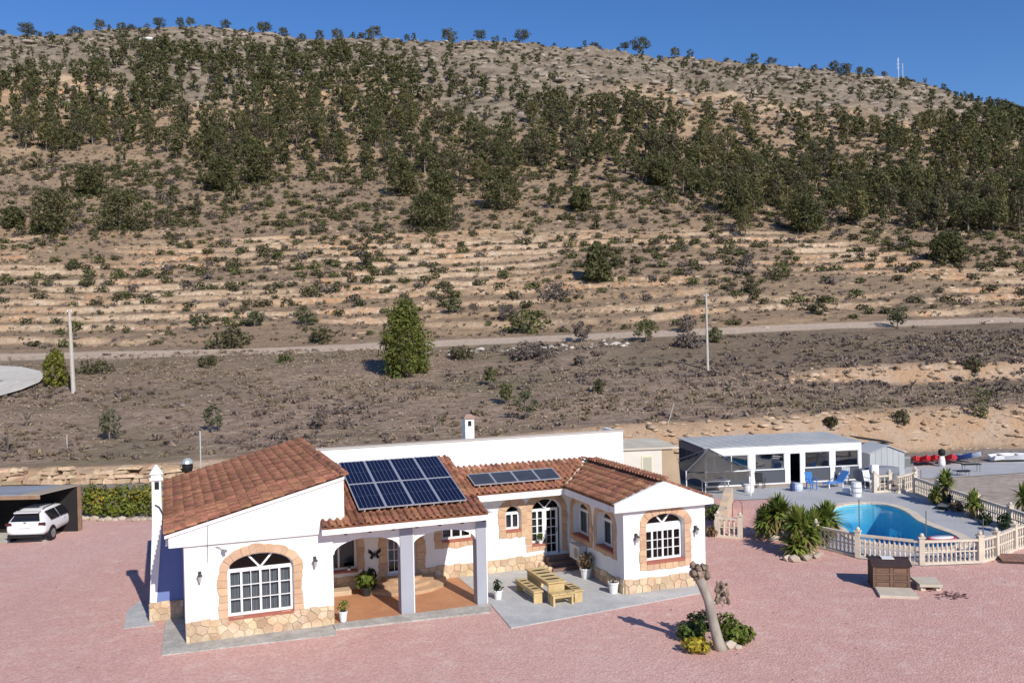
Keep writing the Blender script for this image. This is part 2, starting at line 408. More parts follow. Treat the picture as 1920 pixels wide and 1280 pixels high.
# ---- sheet helper: flat polygon with holes at height z
def sheet(name, outer, holes, z, m, kind='structure', parent=None, sub=0):
    loops = [[Vector((p[0], p[1], 0)) for p in outer]] + [[Vector((p[0], p[1], 0)) for p in h] for h in holes]
    flat = [v for l in loops for v in l]
    tr = tessellate_polygon(loops); fs = []
    for a, b, c in tr:
        A, B, C = flat[a], flat[b], flat[c]
        fs.append((a, b, c) if (B - A).cross(C - A).z > 0 else (a, c, b))
    mb = MB(); mb.add([(v.x, v.y, z) for v in flat], fs)
    o = mb.build(name, m, parent)
    if kind: tag(o, kind=kind)
    return o
def smooth_loop(pts, n=4):
    pts = [Vector((p[0], p[1], 0)) for p in pts]; out = []; m = len(pts)
    for i in range(m):
        p0, p1, p2, p3 = pts[i - 1], pts[i], pts[(i + 1) % m], pts[(i + 2) % m]
        for k in range(n):
            t = k / n
            q = .5 * ((2 * p1) + (p2 - p0) * t + (2 * p0 - 5 * p1 + 4 * p2 - p3) * t * t + (3 * p1 - p0 - 3 * p2 + p3) * t ** 3)
            out.append((q.x, q.y))
    return out
def offset_loop(pts, d):
    n = len(pts); out = []
    for i in range(n):
        a = Vector(pts[i - 1]); b = Vector(pts[(i + 1) % n]); t = (b - a).normalized()
        out.append((pts[i][0] + t.y * d, pts[i][1] - t.x * d))
    return out

# ---- pool outline (counter-clockwise seen from above)
PZ = 0.06
pool_px = [(1586, 992), (1604, 1007), (1640, 1016), (1690, 1022), (1740, 1026), (1786, 1023), (1803, 1012), (1788, 1000), (1752, 987.5), (1722, 974.5),
           (1702, 959), (1672, 947.5), (1634, 942), (1594, 943.5), (1566, 950), (1560, 965), (1570, 981)]
POOL = smooth_loop([at(x, y, PZ).xy for x, y in pool_px], 4)
HOLE = offset_loop(POOL, .02)
# ------------------------------------------------------------ house
P0 = Vector((-10.772, 29.89, 0)); TH = math.radians(20.5)
U = Vector((math.cos(TH), math.sin(TH), 0)); V_ = Vector((-math.sin(TH), math.cos(TH), 0))
def HW(u, v, z=0): return P0 + U * u + V_ * v + Vector((0, 0, z))      # house coordinates -> world
house = empty('villa', P0, TH, 'white single storey villa with clay tiled roofs, arched porch and stone plinth', 'house')
class PL:
    def __init__(s, o, a, n): s.o = Vector(o); s.a = Vector(a); s.n = Vector(n)
    def p(s, x, z, d=0): return s.o + s.a * x + s.n * d + Vector((0, 0, z))
    def box(s, mb, s0, s1, z0, z1, d0, d1, mi=0):
        vs = [s.p(x, z, d) for d in (d1, d0) for x, z in ((s0, z0), (s1, z0), (s1, z1), (s0, z1))]
        return mb.add(vs, [(0, 1, 2, 3), (7, 6, 5, 4), (0, 4, 5, 1), (1, 5, 6, 2), (2, 6, 7, 3), (3, 7, 4, 0)], mi)
    def poly(s, mb, pts, d0, d1, mi=0, bev=0.0):
        "extruded convex polygon in the plane, optional chamfered face"
        n = len(pts); cx = sum(p[0] for p in pts) / n; cz = sum(p[1] for p in pts) / n
        def sh(p, e):
            l = math.hypot(p[0] - cx, p[1] - cz) or 1; k = max(0, 1 - e / l); return (cx + (p[0] - cx) * k, cz + (p[1] - cz) * k)
        rings = [[s.p(*p, d0) for p in pts], [s.p(*p, d1 - bev * .7) for p in pts]]
        if bev: rings.append([s.p(*sh(p, bev), d1) for p in pts])
        b = [v for r in rings for v in r]; fs = []
        for r in range(len(rings) - 1):
            fs += [(r * n + i, r * n + (i + 1) % n, (r + 1) * n + (i + 1) % n, (r + 1) * n + i) for i in range(n)]
        fs.append(tuple((len(rings) - 1) * n + i for i in range(n)))
        return mb.add(b, fs, mi)
def contour(s0, s1, z0, zs, rise, N=10):
    pts = [(s0, z0), (s1, z0), (s1, zs)]
    if rise > 0:
        c = (s0 + s1) / 2; r = (s1 - s0) / 2
        pts += [(c + r * math.cos(math.pi * k / N), zs + rise * math.sin(math.pi * k / N)) for k in range(1, N)]
    pts.append((s0, zs)); return pts
def wall(name, pl, outer, holes, m, depth=.3, parent=house, back=.3):
    loops = [[Vector((p[0], p[1], 0)) for p in outer]] + [[Vector((p[0], p[1], 0)) for p in h] for h in holes]
    flat = [v for l in loops for v in l]; mb = MB(); fs = []
    for a, b, c in tessellate_polygon(loops):
        A, B, C = flat[a], flat[b], flat[c]
        fs.append((a, b, c) if (B - A).cross(C - A).z > 0 else (a, c, b))
    mb.add([pl.p(v.x, v.y) for v in flat], fs)
    for h in holes:
        n = len(h); vs = [pl.p(*p) for p in h] + [pl.p(*p, -depth) for p in h]
        mb.add(vs, [((i + 1) % n, i, n + i, n + (i + 1) % n) for i in range(n)])
    if back:
        n = len(outer); vs = [pl.p(*p) for p in outer] + [pl.p(*p, -back) for p in outer]
        mb.add(vs, [(i, (i + 1) % n, n + (i + 1) % n, n + i) for i in range(n)])
    return mb.build(name, m, parent)

def glass_mat():
    m = bpy.data.materials.new('window_glass'); m.use_nodes = True; t = NT(m)
    out = t.n('ShaderNodeOutputMaterial'); tr = t.n('ShaderNodeBsdfTransparent'); tr.inputs[0].default_value = (.62, .68, .72, 1)
    gl = t.n('ShaderNodeBsdfGlossy', Roughness=.03); gl.inputs[0].default_value = (.9, .9, .9, 1); fr = t.n('ShaderNodeFresnel', IOR=1.5); mx = t.n('ShaderNodeMixShader')
    t.l(fr.outputs[0], mx.inputs[0]); t.l(tr.outputs[0], mx.inputs[1]); t.l(gl.outputs[0], mx.inputs[2]); t.l(mx.outputs[0], out.inputs[0]); return m
glass = glass_mat()
curtainm = mat('curtain_fabric', (.50, .51, .52), (.36, .37, .39), 3, .9, sc=(6, 6, .3), trans=.3)

def window(pl, s0, s1, z0, zs, rise, depth=.22, sash=(1, 1), mun=(1, 1), box=0.0, fan=0, curtain=None, sill=True, name='window', fr=.055, doorsplit=None):
    "white window: outer frame with arch, mullions, glazing bars; panes, sill, shutter box, curtain are its sub-parts"
    D0, D1 = -depth - .06, -depth
    f = MB()
    pl.box(f, s0, s0 + fr, z0, zs, D0, D1); pl.box(f, s1 - fr, s1, z0, zs, D0, D1)
    pl.box(f, s0 + fr, s1 - fr, z0, z0 + fr, D0, D1); pl.box(f, s0 + fr, s1 - fr, zs - fr, zs + .02, D0 + .001, D1 + .004)
    c = (s0 + s1) / 2; r = (s1 - s0) / 2; N = 12
    if rise > 0:
        for k in range(N):
            q = []
            for kk, e in ((k, 0), (k + 1, 0), (k + 1, fr), (k, fr)):
                a = math.pi * kk / N; q.append((c + (r - e) * math.cos(a), zs + .02 + (rise - .02 - e) * math.sin(a)))
            pl.poly(f, q, D0, D1)
        for j in range(fan):
            a = math.pi * (j + 1) / (fan + 1); a = math.pi / 2 + (a - math.pi / 2) * .8
            dx, dz = math.cos(a), math.sin(a); ex, ez = c + r * .93 * dx, zs + .02 + (rise - .04) * dz
            nx, nz = -(ez - zs), (ex - c); L = math.hypot(nx, nz); nx, nz = nx / L * .03, nz / L * .03
            pl.poly(f, [(c + nx, zs + nz), (c - nx, zs - nz), (ex - nx, ez - nz), (ex + nx, ez + nz)], D0 + .002, D1 + .002)
    top = zs - fr - box
    # sashes
    widths = sash; tot = sum(widths); x = s0 + fr; W_ = s1 - s0 - 2 * fr; cells = []
    for i, w in enumerate(widths):
        x1 = x + W_ * w / tot
        mw = .035
        pl.box(f, x, x + mw, z0 + fr, top, D0 + .003, D1 + .010); pl.box(f, x1 - mw, x1, z0 + fr, top, D0 + .003, D1 + .010)
        pl.box(f, x + mw, x1 - mw, z0 + fr, z0 + fr + mw, D0 + .003, D1 + .010); pl.box(f, x + mw, x1 - mw, top - mw, top, D0 + .003, D1 + .010)
        a0, a1, b0, b1 = x + mw, x1 - mw, z0 + fr + mw, top - mw
        nc, nr = mun; nc = max(1, round(nc * w / max(widths)))
        for j in range(1, nc): xx = a0 + (a1 - a0) * j / nc; pl.box(f, xx - .011, xx + .011, b0, b1, D0 + .015, D1 + .002)
        for j in range(1, nr): zz = b0 + (b1 - b0) * j / nr; pl.box(f, a0, a1, zz - .011, zz + .011, D0 + .016, D1 + .003)
        for j in range(nc):
            for k in range(nr):
                cells.append((a0 + (a1 - a0) * j / nc + .005, a0 + (a1 - a0) * (j + 1) / nc - .005, b0 + (b1 - b0) * k / nr + .005, b0 + (b1 - b0) * (k + 1) / nr - .005))
        x = x1
    o = f.build(name, lwhite, house)
    for a0, a1, b0, b1 in cells:
        g = MB(); g.add([pl.p(a0, b0, D0 + .02), pl.p(a1, b0, D0 + .02), pl.p(a1, b1, D0 + .02), pl.p(a0, b1, D0 + .02)], [(0, 1, 2, 3)]); g.build('pane', glass, o)
    if rise > 0:
        g = MB(); n = 12; g.add([pl.p(c + (r - .02) * math.cos(math.pi * k / n), zs + .02 + (rise - .04) * math.sin(math.pi * k / n), D0 + .02) for k in range(n + 1)], [tuple(range(n + 1))]); g.build('pane', glass, o)
    if box:
        g = MB(); pl.box(g, s0 + fr, s1 - fr, top, zs - fr, D0 + .002, D1 + .02); g.build('shutter_box', lwhite, o)
    if sill:
        g = MB(); pl.box(g, s0 + .003, s1 - .003, z0 - .07, z0 + .006, -depth, .06); g.build('sill', sillm, o)
    if curtain:
        q0, q1 = curtain; g = MB(); n = 40; zc = z0 + .05; zt = z0 + (zs - z0) * .97
        for (u0, u1) in ((s0 + .05, s0 + (s1 - s0) * q0), (s0 + (s1 - s0) * q1, s1 - .05)):
            if u1 - u0 < .05: continue
            vs = []
            for k in range(n + 1):
                xx = u0 + (u1 - u0) * k / n; dd = D0 - .10 + .025 * math.sin(k * 1.9) + .012 * math.sin(k * .7); vs += [pl.p(xx, zc, dd), pl.p(xx, zt, dd)]
            g.add(vs, [(2 * k, 2 * k + 2, 2 * k + 3, 2 * k + 1) for k in range(n)])
        if g.v: g.build('curtain', curtainm, o)
    # dark room behind the glass
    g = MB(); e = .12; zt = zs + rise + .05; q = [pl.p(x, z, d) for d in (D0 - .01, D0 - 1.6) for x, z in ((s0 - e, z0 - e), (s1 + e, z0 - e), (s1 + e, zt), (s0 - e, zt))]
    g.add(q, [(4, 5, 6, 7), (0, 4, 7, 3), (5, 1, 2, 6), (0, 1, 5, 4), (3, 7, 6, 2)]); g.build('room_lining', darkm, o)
    return o

_stone_n = [0]
def surround(pl, pts, closed, w, step=.30, d=.03, wav=.16, corner=True):
    "stone frame round an opening: mortar band plus separately cut stones"
    rs = random.Random(len(pts) * 31 + int(pts[0][0] * 100))
    band = MB(); n = len(pts); segs = []
    m = n if closed else n - 1
    E = []
    for i in range(m):
        a, b = pts[i], pts[(i + 1) % n]; l = math.hypot(b[0] - a[0], b[1] - a[1]); t = ((b[0] - a[0]) / l, (b[1] - a[1]) / l); E.append((a, b, l, t, (t[1], -t[0])))
    # split into runs at corners sharper than 50 degrees
    runs = []; cur = [E[0]]; corners = []
    for i in range(1, m):
        dt = E[i][3][0] * E[i - 1][3][0] + E[i][3][1] * E[i - 1][3][1]
        if dt < .6: runs.append(cur); corners.append((E[i][0], E[i - 1][4], E[i][4])); cur = []
        cur.append(E[i])
    runs.append(cur)
    if closed:
        dt = E[0][3][0] * E[-1][3][0] + E[0][3][1] * E[-1][3][1]
        if dt < .6: corners.append((E[0][0], E[-1][4], E[0][4]))
        else: runs[0] = runs.pop() + runs[0]
    quads = []
    for run in runs:
        L = sum(e[2] for e in run); k = max(1, round(L / step)); cuts = [0.0]
        for i in range(k): cuts.append((i + 1) * L / k + (rs.uniform(-.18, .18) * L / k if i < k - 1 else 0))
        def P(s):
            acc = 0
            for j, e in enumerate(run):
                if s <= acc + e[2] + 1e-6 or j == len(run) - 1:
                    q = (s - acc) / e[2]; nn = e[4]
                    # smooth normals inside the run
                    pj, nj = (run[j - 1][4] if j > 0 else e[4]), (run[j + 1][4] if j < len(run) - 1 else e[4])
                    f = (q - .5); o2 = nj if f > 0 else pj; f = abs(f)
                    nn = (nn[0] * (1 - f) + o2[0] * f, nn[1] * (1 - f) + o2[1] * f); ll = math.hypot(*nn)
                    return (e[0][0] + (e[1][0] - e[0][0]) * q, e[0][1] + (e[1][1] - e[0][1]) * q), (nn[0] / ll, nn[1] / ll)
                acc += e[2]
        wv = [w * (1 + rs.uniform(-wav, wav)) for _ in range(k + 1)]
        for i in range(k):
            g = .007; s0, s1 = cuts[i] + g, cuts[i + 1] - g; sm = (s0 + s1) / 2; w0, w1 = wv[i], wv[i + 1]
            ins, outs = [], []
            for s_, ww in ((s0, w0), (sm, (w0 + w1) / 2 + w * rs.uniform(0, .10)), (s1, w1)):
                p, nn = P(s_); ins.append((p[0] + nn[0] * .004, p[1] + nn[1] * .004)); outs.append((p[0] + nn[0] * ww, p[1] + nn[1] * ww))
            quads.append(outs + ins[::-1] if True else None)
    if corner:
        for p, n1, n2 in corners:
            k = w * .97
            quads.append([(p[0], p[1]), (p[0] + n1[0] * k, p[1] + n1[1] * k), (p[0] + (n1[0] + n2[0]) * k * rs.uniform(.95, 1.1), p[1] + (n1[1] + n2[1]) * k), (p[0] + n2[0] * k, p[1] + n2[1] * k)])
    for q in quads:
        cx = sum(p[0] for p in q) / len(q); cz = sum(p[1] for p in q) / len(q)
        pl.poly(band, orient([(cx + (p[0] - cx) * 1.03, cz + (p[1] - cz) * 1.03) for p in q]), .001, .012 + rs.uniform(0, .004))
    o = band.build('window_surround', mortar, house)
    for q in quads:
        mb = MB(); pl.poly(mb, orient(q), .004, d + rs.uniform(-.006, .008), 0, .010); mb.build('stone', surstone, o)
    return o
def orient(q):
    a = sum(q[i][0] * q[(i + 1) % len(q)][1] - q[(i + 1) % len(q)][0] * q[i][1] for i in range(len(q)))
    return q if a > 0 else q[::-1]
def clip(poly, nx, nz, c):
    "keep points with nx*x+nz*z <= c"
    out = []
    for i in range(len(poly)):
        a, b = poly[i], poly[(i + 1) % len(poly)]; da = nx * a[0] + nz * a[1] - c; db = nx * b[0] + nz * b[1] - c
        if da <= 0: out.append(a)
        if da * db < 0: t = da / (da - db); out.append((a[0] + (b[0] - a[0]) * t, a[1] + (b[1] - a[1]) * t))
    return out
def voronoi(s0, s1, z0, z1, size, rs, asp=1.25):
    nx = max(1, round((s1 - s0) / (size * asp))); nz = max(1, round((z1 - z0) / size)); P = []
    for j in range(nz):
        for i in range(nx + 1):
            P.append((s0 + (s1 - s0) * (i + (.5 if j % 2 else 0) + rs.uniform(-.30, .30)) / nx, z0 + (z1 - z0) * (j + .5 + rs.uniform(-.28, .28)) / nz))
    cells = []
    for p in P:
        q = [(s0, z0), (s1, z0), (s1, z1), (s0, z1)]
        for r in P:
            if r is p or abs(r[0] - p[0]) > size * 4: continue
            nx_, nz_ = r[0] - p[0], r[1] - p[1]; q = clip(q, nx_, nz_, (r[0] ** 2 - p[0] ** 2 + r[1] ** 2 - p[1] ** 2) / 2)
            if len(q) < 3: break
        if len(q) >= 3: cells.append(q)
    return cells
def shrink(q, e):
    n = len(q); out = q
    a = orient(q)
    for i in range(n):
        p, r = a[i], a[(i + 1) % n]; l = math.hypot(r[0] - p[0], r[1] - p[1])
        if l < 1e-6: continue
        nx, nz = (r[1] - p[1]) / l, -(r[0] - p[0]) / l
        out = clip(out, nx, nz, nx * p[0] + nz * p[1] - e)
        if len(out) < 3: return None
    return out
def plinth(pl, s0, s1, z1, size=.27, skip=(), seed=1, d=.045, z0=.0):
    rs = random.Random(seed); mb = MB()
    spans = []; x = s0
    for a, b in sorted(skip): spans.append((x, a)); x = b
    spans.append((x, s1)); stones = []
    for a, b in spans:
        if b - a < .05: continue
        pl.box(mb, a, b, z0, z1 - .06, .001, .018)
        for q in voronoi(a, b, z0, z1, size, rs):
            # ragged top edge
            zt = z1 - .05 + rs.uniform(-.05, .06)
            q = clip(q, 0, 1, zt) if max(p[1] for p in q) > z1 - .03 else q
            q = shrink(q, .009) if len(q) >= 3 else None
            if q and len(q) >= 3: stones.append(orient(q))
    o = mb.build('plinth', mortar, house)
    for q in stones:
        m = MB(); pl.poly(m, q, .003, d + rs.uniform(-.012, .014), 0, .014); m.build('stone', fanstone, o)
    return o

FR = lambda v: PL((0, v, 0), (1, 0, 0), (0, -1, 0))           # plane facing the yard (−v)
LF = lambda u: PL((u, 0, 0), (0, -1, 0), (-1, 0, 0))           # plane facing left (−u); s = −v

# ---- left wing
A0 = FR(0.0)
cA = contour(1.33, 3.46, .68, 2.22, .52, 12)
wall('wall', A0, [(0, 0), (4.80, 0), (4.80, 3.20), (0, 3.20)], [cA], white)
window(A0, 1.33, 3.46, .68, 2.22, .52, .16, (.75, 1.2, 1.2, .75), (2, 3), .0, 2, (.5, .5), fr=.06)
surround(A0, cA[2:] + [cA[0]] if False else [(3.46, .68)] + cA[2:] + [(1.33, .68)], False, .29, .24)
plinth(A0, 0.0, 4.80, .74, .25, [], 3)
mb = MB(); mb.b2((0.001, 2.4, 0), (4.80, 11.7, 3.15)); mb.b2((0.001, .301, 0), (.2, 2.399, 3.15)); mb.b2((4.6, .301, 0), (4.80, 2.399, 3.15)); mb.b2((.201, .301, 2.95), (4.599, 2.399, 3.15)); mb.b2((4.55, .301, 3.151), (5.19, 11.69, 4.75)); mb.build('wall', white, house)
# gable panel standing proud of the wall, and roof edge board
gp = PL((0, -.10, 0), (1, 0, 0), (0, -1, 0))
wall('gable', gp, [(-.46, 3.18), (5.20, 3.18), (5.20, 4.98), (-.46, 3.53)], [], white, back=.40)
mb = MB(); v0, v1 = -.16, 11.75
for a, b, zz, th in ((-.58, 5.22, 3.60, .10),):
    sl_ = (5.08 - 3.60) / (5.22 + .58)
    mb.add([(a, v0, zz - th), (b, v0, zz - th + sl_ * (b - a)), (b, v0, zz + sl_ * (b - a)), (a, v0, zz), (a, v1, zz - th), (b, v1, zz - th + sl_ * (b - a)), (b, v1, zz + sl_ * (b - a)), (a, v1, zz)],
           [(0, 1, 2, 3), (7, 6, 5, 4), (0, 4, 5, 1), (3, 2, 6, 7), (0, 3, 7, 4), (1, 5, 6, 2)])
mb.build('roof_edge', lwhite, house)
mb = MB(); mb.b2((-.55, .31, 3.18), (-.002, 11.7, 3.40)); mb.build('eave', white, house)

# chimney with battered front, on the left side
mb = MB()
ch = PL((0, 3.0, 0), (1, 0, 0), (0, -1, 0))
ch.poly(mb, [(-1.13, .66), (-.90, .66), (-.66, 3.5), (-.66, 4.95), (-.97, 4.95), (-.99, 3.4)], -.55, 0)  # slanted right edge is shaped along the overhang's shadow line
co = mb.build('chimney', white, house)
mb = MB(); mb.b2((-1.03, 2.94, 4.95), (-.60, 3.61, 5.04)); mb.b2((-.99, 2.98, 5.04), (-.64, 3.57, 5.17))
mb.prism([(-1.04, 2.93), (-.59, 2.93), (-.59, 3.62), (-1.04, 3.62)], 5.17, 5.46, ins=.88); mb.build('chimney_cap', white, co)
mb = MB(); ch.box(mb, -.88, -.73, 4.62, 4.90, -.02, .004); mb.build('flue_opening', darkm, co)
mb = MB(); mb.tube([(-.88, 2.96, 4.1), (-.74, 2.93, 4.02), (-.64, 2.93, 3.8), (-.58, 2.95, 3.55)], .018, 6); mb.build('cable', blackm, co)
mb = MB(); mb.add([(-.90, 3.04, .66), (-.001, 3.04, .66), (-.001, 3.04, 3.5), (-.66, 3.04, 3.5)], [(0, 1, 2, 3)]); mb.b2((-.66, 3.06, .66), (-.003, 5.0, 3.4)); mb.build('wall', shadeblue, house)
mb = MB(); mb.b2((-1.10, 3.02, 0), (-.003, 3.9, .66)); mb.build('wall', mortar, house)
plinth(PL((0, 2.99, 0), (1, 0, 0), (0, -1, 0)), -1.16, -.02, .70, .26, [], 9)

# ---- porch: arched beam, pillars, back wall, floor, steps
B0 = FR(0.12)
def archhole(a, b, zs, ri):
    n = 14; c = (a + b) / 2; r = (b - a) / 2
    return [(c + r * math.cos(math.pi * k / n), zs + ri * math.sin(math.pi * k / n)) for k in range(n + 1)]
top_ = 3.22
out = [(4.80, 2.40)] + [(4.801, 2.40)]
prof = [(10.36, top_), (4.802, top_), (4.802, 2.38)]
prof += [(4.86, 2.38)] + archhole(4.86, 7.16, 2.40, .46)[::-1] + archhole(7.64, 9.98, 2.40, .46)[::-1] + [(10.36, 2.40)]
wall('arch_wall', B0, prof[::-1], [], white, back=.26)
for c0, c1 in ((7.17, 7.63), (9.99, 10.36)):
    mb = MB(); mb.b2((c0, .06, 0), (c1, .50, 3.17)); mb.b2((c1 - .002, .055, 0), (c1 + .03, .50, 3.165), 1); mb.build('pillar', [greyblue, white], house)
B4 = FR(4.0)
cP = contour(9.82, 11.12, 1.55, 2.35, .30, 8)      # porch window, far right
cQ = contour(5.0, 6.40, .78, 2.20, .40, 8)          # porch window, far left
cD = contour(7.58, 8.75, .42, 2.30, .35, 8)         # porch door
cM = contour(12.56, 13.24, 1.70, 2.40, .30, 10)     # small arched window
cE = [(13.72, 1.02), (14.36, 1.02), (14.36, .50), (15.06, .50)] + contour(13.72, 15.06, .5, 2.42, .46, 12)[2:]
wall('wall', B4, [(4.85, 0), (15.43, 0), (15.43, 3.35), (4.85, 3.35)], [cP, cQ, cD, cM, cE], white, .28)
plinth(B4, 8.92, 14.28, .60, .26, [], 5)
plinth(B4, 4.86, 7.5, .60, .27, [], 6)
window(B4, 9.82, 11.12, 1.55, 2.35, .30, .18, (1, 1, 1), (1, 2), 0, 2)
surround(B4, cP, True, .30, .28)
window(B4, 5.0, 6.40, .78, 2.20, .40, .22, (1, 1), (1, 1), 0, 2)
surround(B4, [(6.40, .78)] + cQ[2:] + [(5.0, .78)], False, .26, .28)
window(B4, 7.58, 8.75, .42, 2.30, .35, .20, (1, 1), (2, 4), 0, 2, sill=False, name='porch_door')
surround(B4, [(8.75, .42)] + cD[2:] + [(7.58, .42)], False, .34, .28)
window(B4, 12.56, 13.24, 1.70, 2.40, .30, .20, (1, 1), (1, 1), 0, 0, (.5, .5))
surround(B4, cM, True, .30, .26)
# entrance unit: side window and glazed door under one arch
window(B4, 13.72, 14.36, 1.02, 2.42, 0, .22, (1, 1), (1, 4), 0, 0, (.5, .5))
dr = window(B4, 14.37, 14.98, .50, 2.42, 0, .22, (1,), (2, 5), 0, 0, None, sill=False, name='glazed_door')
mb = MB(); B4.box(mb, 14.90, 14.93, 1.42, 1.58, -.21, -.16); mb.build('handle', metalg, dr)
mb = MB(); D0, D1 = -.28, -.22; c_, r_, n = 14.39, .67, 14
for k in range(n):
    q = []
    for kk, e in ((k, 0), (k + 1, 0), (k + 1, .055), (k, .055)):
        a = math.pi * kk / n; q.append((c_ + (r_ - e) * math.cos(a), 2.44 + (.44 - e) * math.sin(a)))
    B4.poly(mb, q, D0, D1)
for a in (math.radians(58), math.radians(122)):
    ex, ez = c_ + .62 * math.cos(a), 2.44 + .41 * math.sin(a); B4.poly(mb, orient([(c_ - .03, 2.44), (c_ + .03, 2.44), (ex + .03, ez), (ex - .03, ez)]), D0 + .002, D1 + .003)
fl = mb.build('fanlight', lwhite, house)
for a0, a1 in ((0, 58), (58, 122), (122, 180)):
    g = MB(); g.add([B4.p(c_, 2.44, -.26)] + [B4.p(c_ + .65 * math.cos(math.radians(a0 + (a1 - a0) * k / 4)), 2.44 + .42 * math.sin(math.radians(a0 + (a1 - a0) * k / 4)), -.26) for k in range(5)], [(0, 1, 2, 3, 4, 5)]); g.build('pane', glass, fl)
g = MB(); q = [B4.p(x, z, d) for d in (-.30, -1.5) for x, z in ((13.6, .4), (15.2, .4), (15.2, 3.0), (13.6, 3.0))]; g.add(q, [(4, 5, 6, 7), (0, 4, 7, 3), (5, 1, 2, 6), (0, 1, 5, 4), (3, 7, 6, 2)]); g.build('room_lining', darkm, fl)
surround(B4, [(15.06, .62)] + cE[4:] + [(13.72, 1.02)], False, .27, .27)
surround(B4, [(13.45, 1.0), (14.34, 1.0)], False, .25, .28)
# floors and steps
mb = MB(); mb.b2((4.80, .0, .005), (10.44, 3.99, .035)); mb.build('porch_floor', terracotta, house)
mb = MB()
for r, z0, z1 in ((1.75, .036, .16), (1.25, .16, .28), (.80, .28, .40)):
    mb.prism([(8.15 + r * math.cos(a), 3.985 - (r if True else 1) * math.sin(a) * 1.0) for a in [math.pi * k / 18 for k in range(19)]][::-1], z0, z1)
mb.build('porch_steps', mat('step_stone', (.52, .36, .23), (.46, .30, .18), 3, .85, fine=.1, fscale=14), house)
mb = MB(); mb.b2((4.82, 3.25, .036), (6.0, 3.98, .22)); mb.build('stone_step', mat('step_block', (.55, .42, .30), (.48, .35, .24), 3, .85), house)
st = mat('step_dark', (.20, .13, .11), (.16, .105, .09), 3, .8)
mb = MB()
for k in range(3): mb.b2((14.22 + .03 * k, 3.02 + .30 * k, 0 if k == 0 else .165 * k), (15.40 - .01 * k, 3.985, .165 * (k + 1)))
mb.build('entrance_steps', st, house)
for (x, y, z, r) in ((14.12, 3.55, .12, .16), (14.18, 3.25, .10, .15), (14.10, 3.85, .18, .17)):
    mb = MB(); mb.blob((x, y, z), (r, r, r * .9), .18); mb.build('stone', fanstone, house)

# ---- right wing
C0 = FR(-.95)
cR = contour(16.38, 18.03, 1.12, 2.50, .40, 12)
wall('wall', C0, [(15.43, 0), (18.95, 0), (18.95, 3.2), (15.43, 3.2)], [cR], white)
window(C0, 16.38, 18.03, 1.12, 2.50, .40, .22, (.7, 1, 1, .7), (2, 3), .20, 2, None)
surround(C0, cR, True, .29, .26)
plinth(C0, 15.43, 18.95, .58, .25, [], 13)
L0 = LF(15.43)
c1 = contour(-3.62, -2.02, 1.42, 2.46, .36, 10); c2 = contour(-1.36, .12, 1.42, 2.46, .36, 10)
wall('wall', L0, [(-3.99, 0), (.65, 0), (.65, 3.3), (-3.99, 3.3)], [c1, c2], white, .30, back=0)
for c in (c1, c2):
    window(L0, c[0][0], c[1][0], 1.42, 2.46, .36, .28, (1, 1), (1, 1), .0, 0, (.3, .7))
    surround(L0, c, True, .26, .28)
plinth(L0, -2.95, .95, .56, .26, [], 17)
mb = MB(); mb.b2((18.7, -.64, 0), (18.949, 6.4, 3.2)); mb.b2((17.6, 1.0, 0), (18.69, 6.4, 3.2)); mb.b2((15.44, 4.30, 0), (15.79, 6.4, 3.2)); mb.build('wall', white, house)
mb = MB(); mb.add([(15.431, -.65, 0), (15.431, -.949, 0), (15.431, -.949, 3.2), (15.431, -.65, 3.2)], [(0, 1, 2, 3)]); mb.build('wall', white, house)
# gable
gq = PL((0, -1.20, 0), (1, 0, 0), (0, -1, 0))
wall('gable', gq, [(14.96, 3.14), (19.20, 3.14), (19.20, 3.34), (17.04, 4.17), (14.96, 3.46)], [], white, back=.45)
mb = MB(); mb.b2((14.94, -.74, 3.10), (15.10, 3.36, 3.40)); mb.build('fascia', white, house)
mb = MB(); mb.b2((15.101, -.74, 3.12), (15.44, 3.9, 3.19)); mb.build('soffit', white, house)
mb = MB(); mb.b2((10.52, 3.36, 3.10), (15.10, 3.48, 3.40)); mb.build('fascia', white, house)
mb = MB(); mb.b2((10.52, 3.481, 3.12), (15.42, 4.0, 3.19)); mb.build('soffit', white, house)
mb = MB(); mb.b2((4.38, -.50, 3.20), (10.50, -.36, 3.43)); mb.b2((10.38, -.359, 3.20), (10.50, 4.3, 3.43)); mb.build('fascia', white, house)
mb = MB(); mb.b2((4.40, -.359, 3.225), (10.37, 4.0, 3.28)); mb.build('soffit', white, house)
for k in range(7):
    mb = MB(); x = 5.15 + k * .83; mb.b2((x, -.35, 3.12), (x + .10, .11, 3.222)); mb.build('beam_end', woodd, house)
# rear block behind, with flat top and chimney
mb = MB(); mb.b2((5.28, 6.5, 0), (19.32, 6.78, 5.20)); mb.b2((5.28, 6.781, 0), (19.32, 12.5, 4.1)); mb.b2((19.1, 6.781, 4.1), (19.32, 8.2, 5.20)); mb.build('wall', white, house)
mb = MB(); mb.b2((5.25, 6.46, 5.20), (19.35, 6.82, 5.25)); mb.build('coping', mat('coping_stone', (.50, .45, .40), rough=.8), house)
mb = MB(); mb.b2((5.21, 4.3, 3.0), (10.2, 4.4, 4.6)); mb.b2((5.21, 5.7, 0), (18.9, 6.49, 3.9)); mb.build('wall', white, house)
mb = MB(); mb.b2((12.0, 7.5, 4.1), (12.42, 7.95, 6.05)); rc_ = mb.build('chimney', white, house)
mb = MB(); mb.b2((11.94, 7.44, 6.05), (12.48, 8.01, 6.12)); mb.prism([(11.96, 7.46), (12.46, 7.46), (12.46, 7.99), (11.96, 7.99)], 6.12, 6.24, ins=.5); mb.build('chimney_cap', mat('cap_tile', (.33, .22, .17)), rc_)
mb = MB(); mb.b2((12.13, 7.494, 5.72), (12.29, 7.52, 5.95)); mb.build('flue_opening', darkm, rc_)

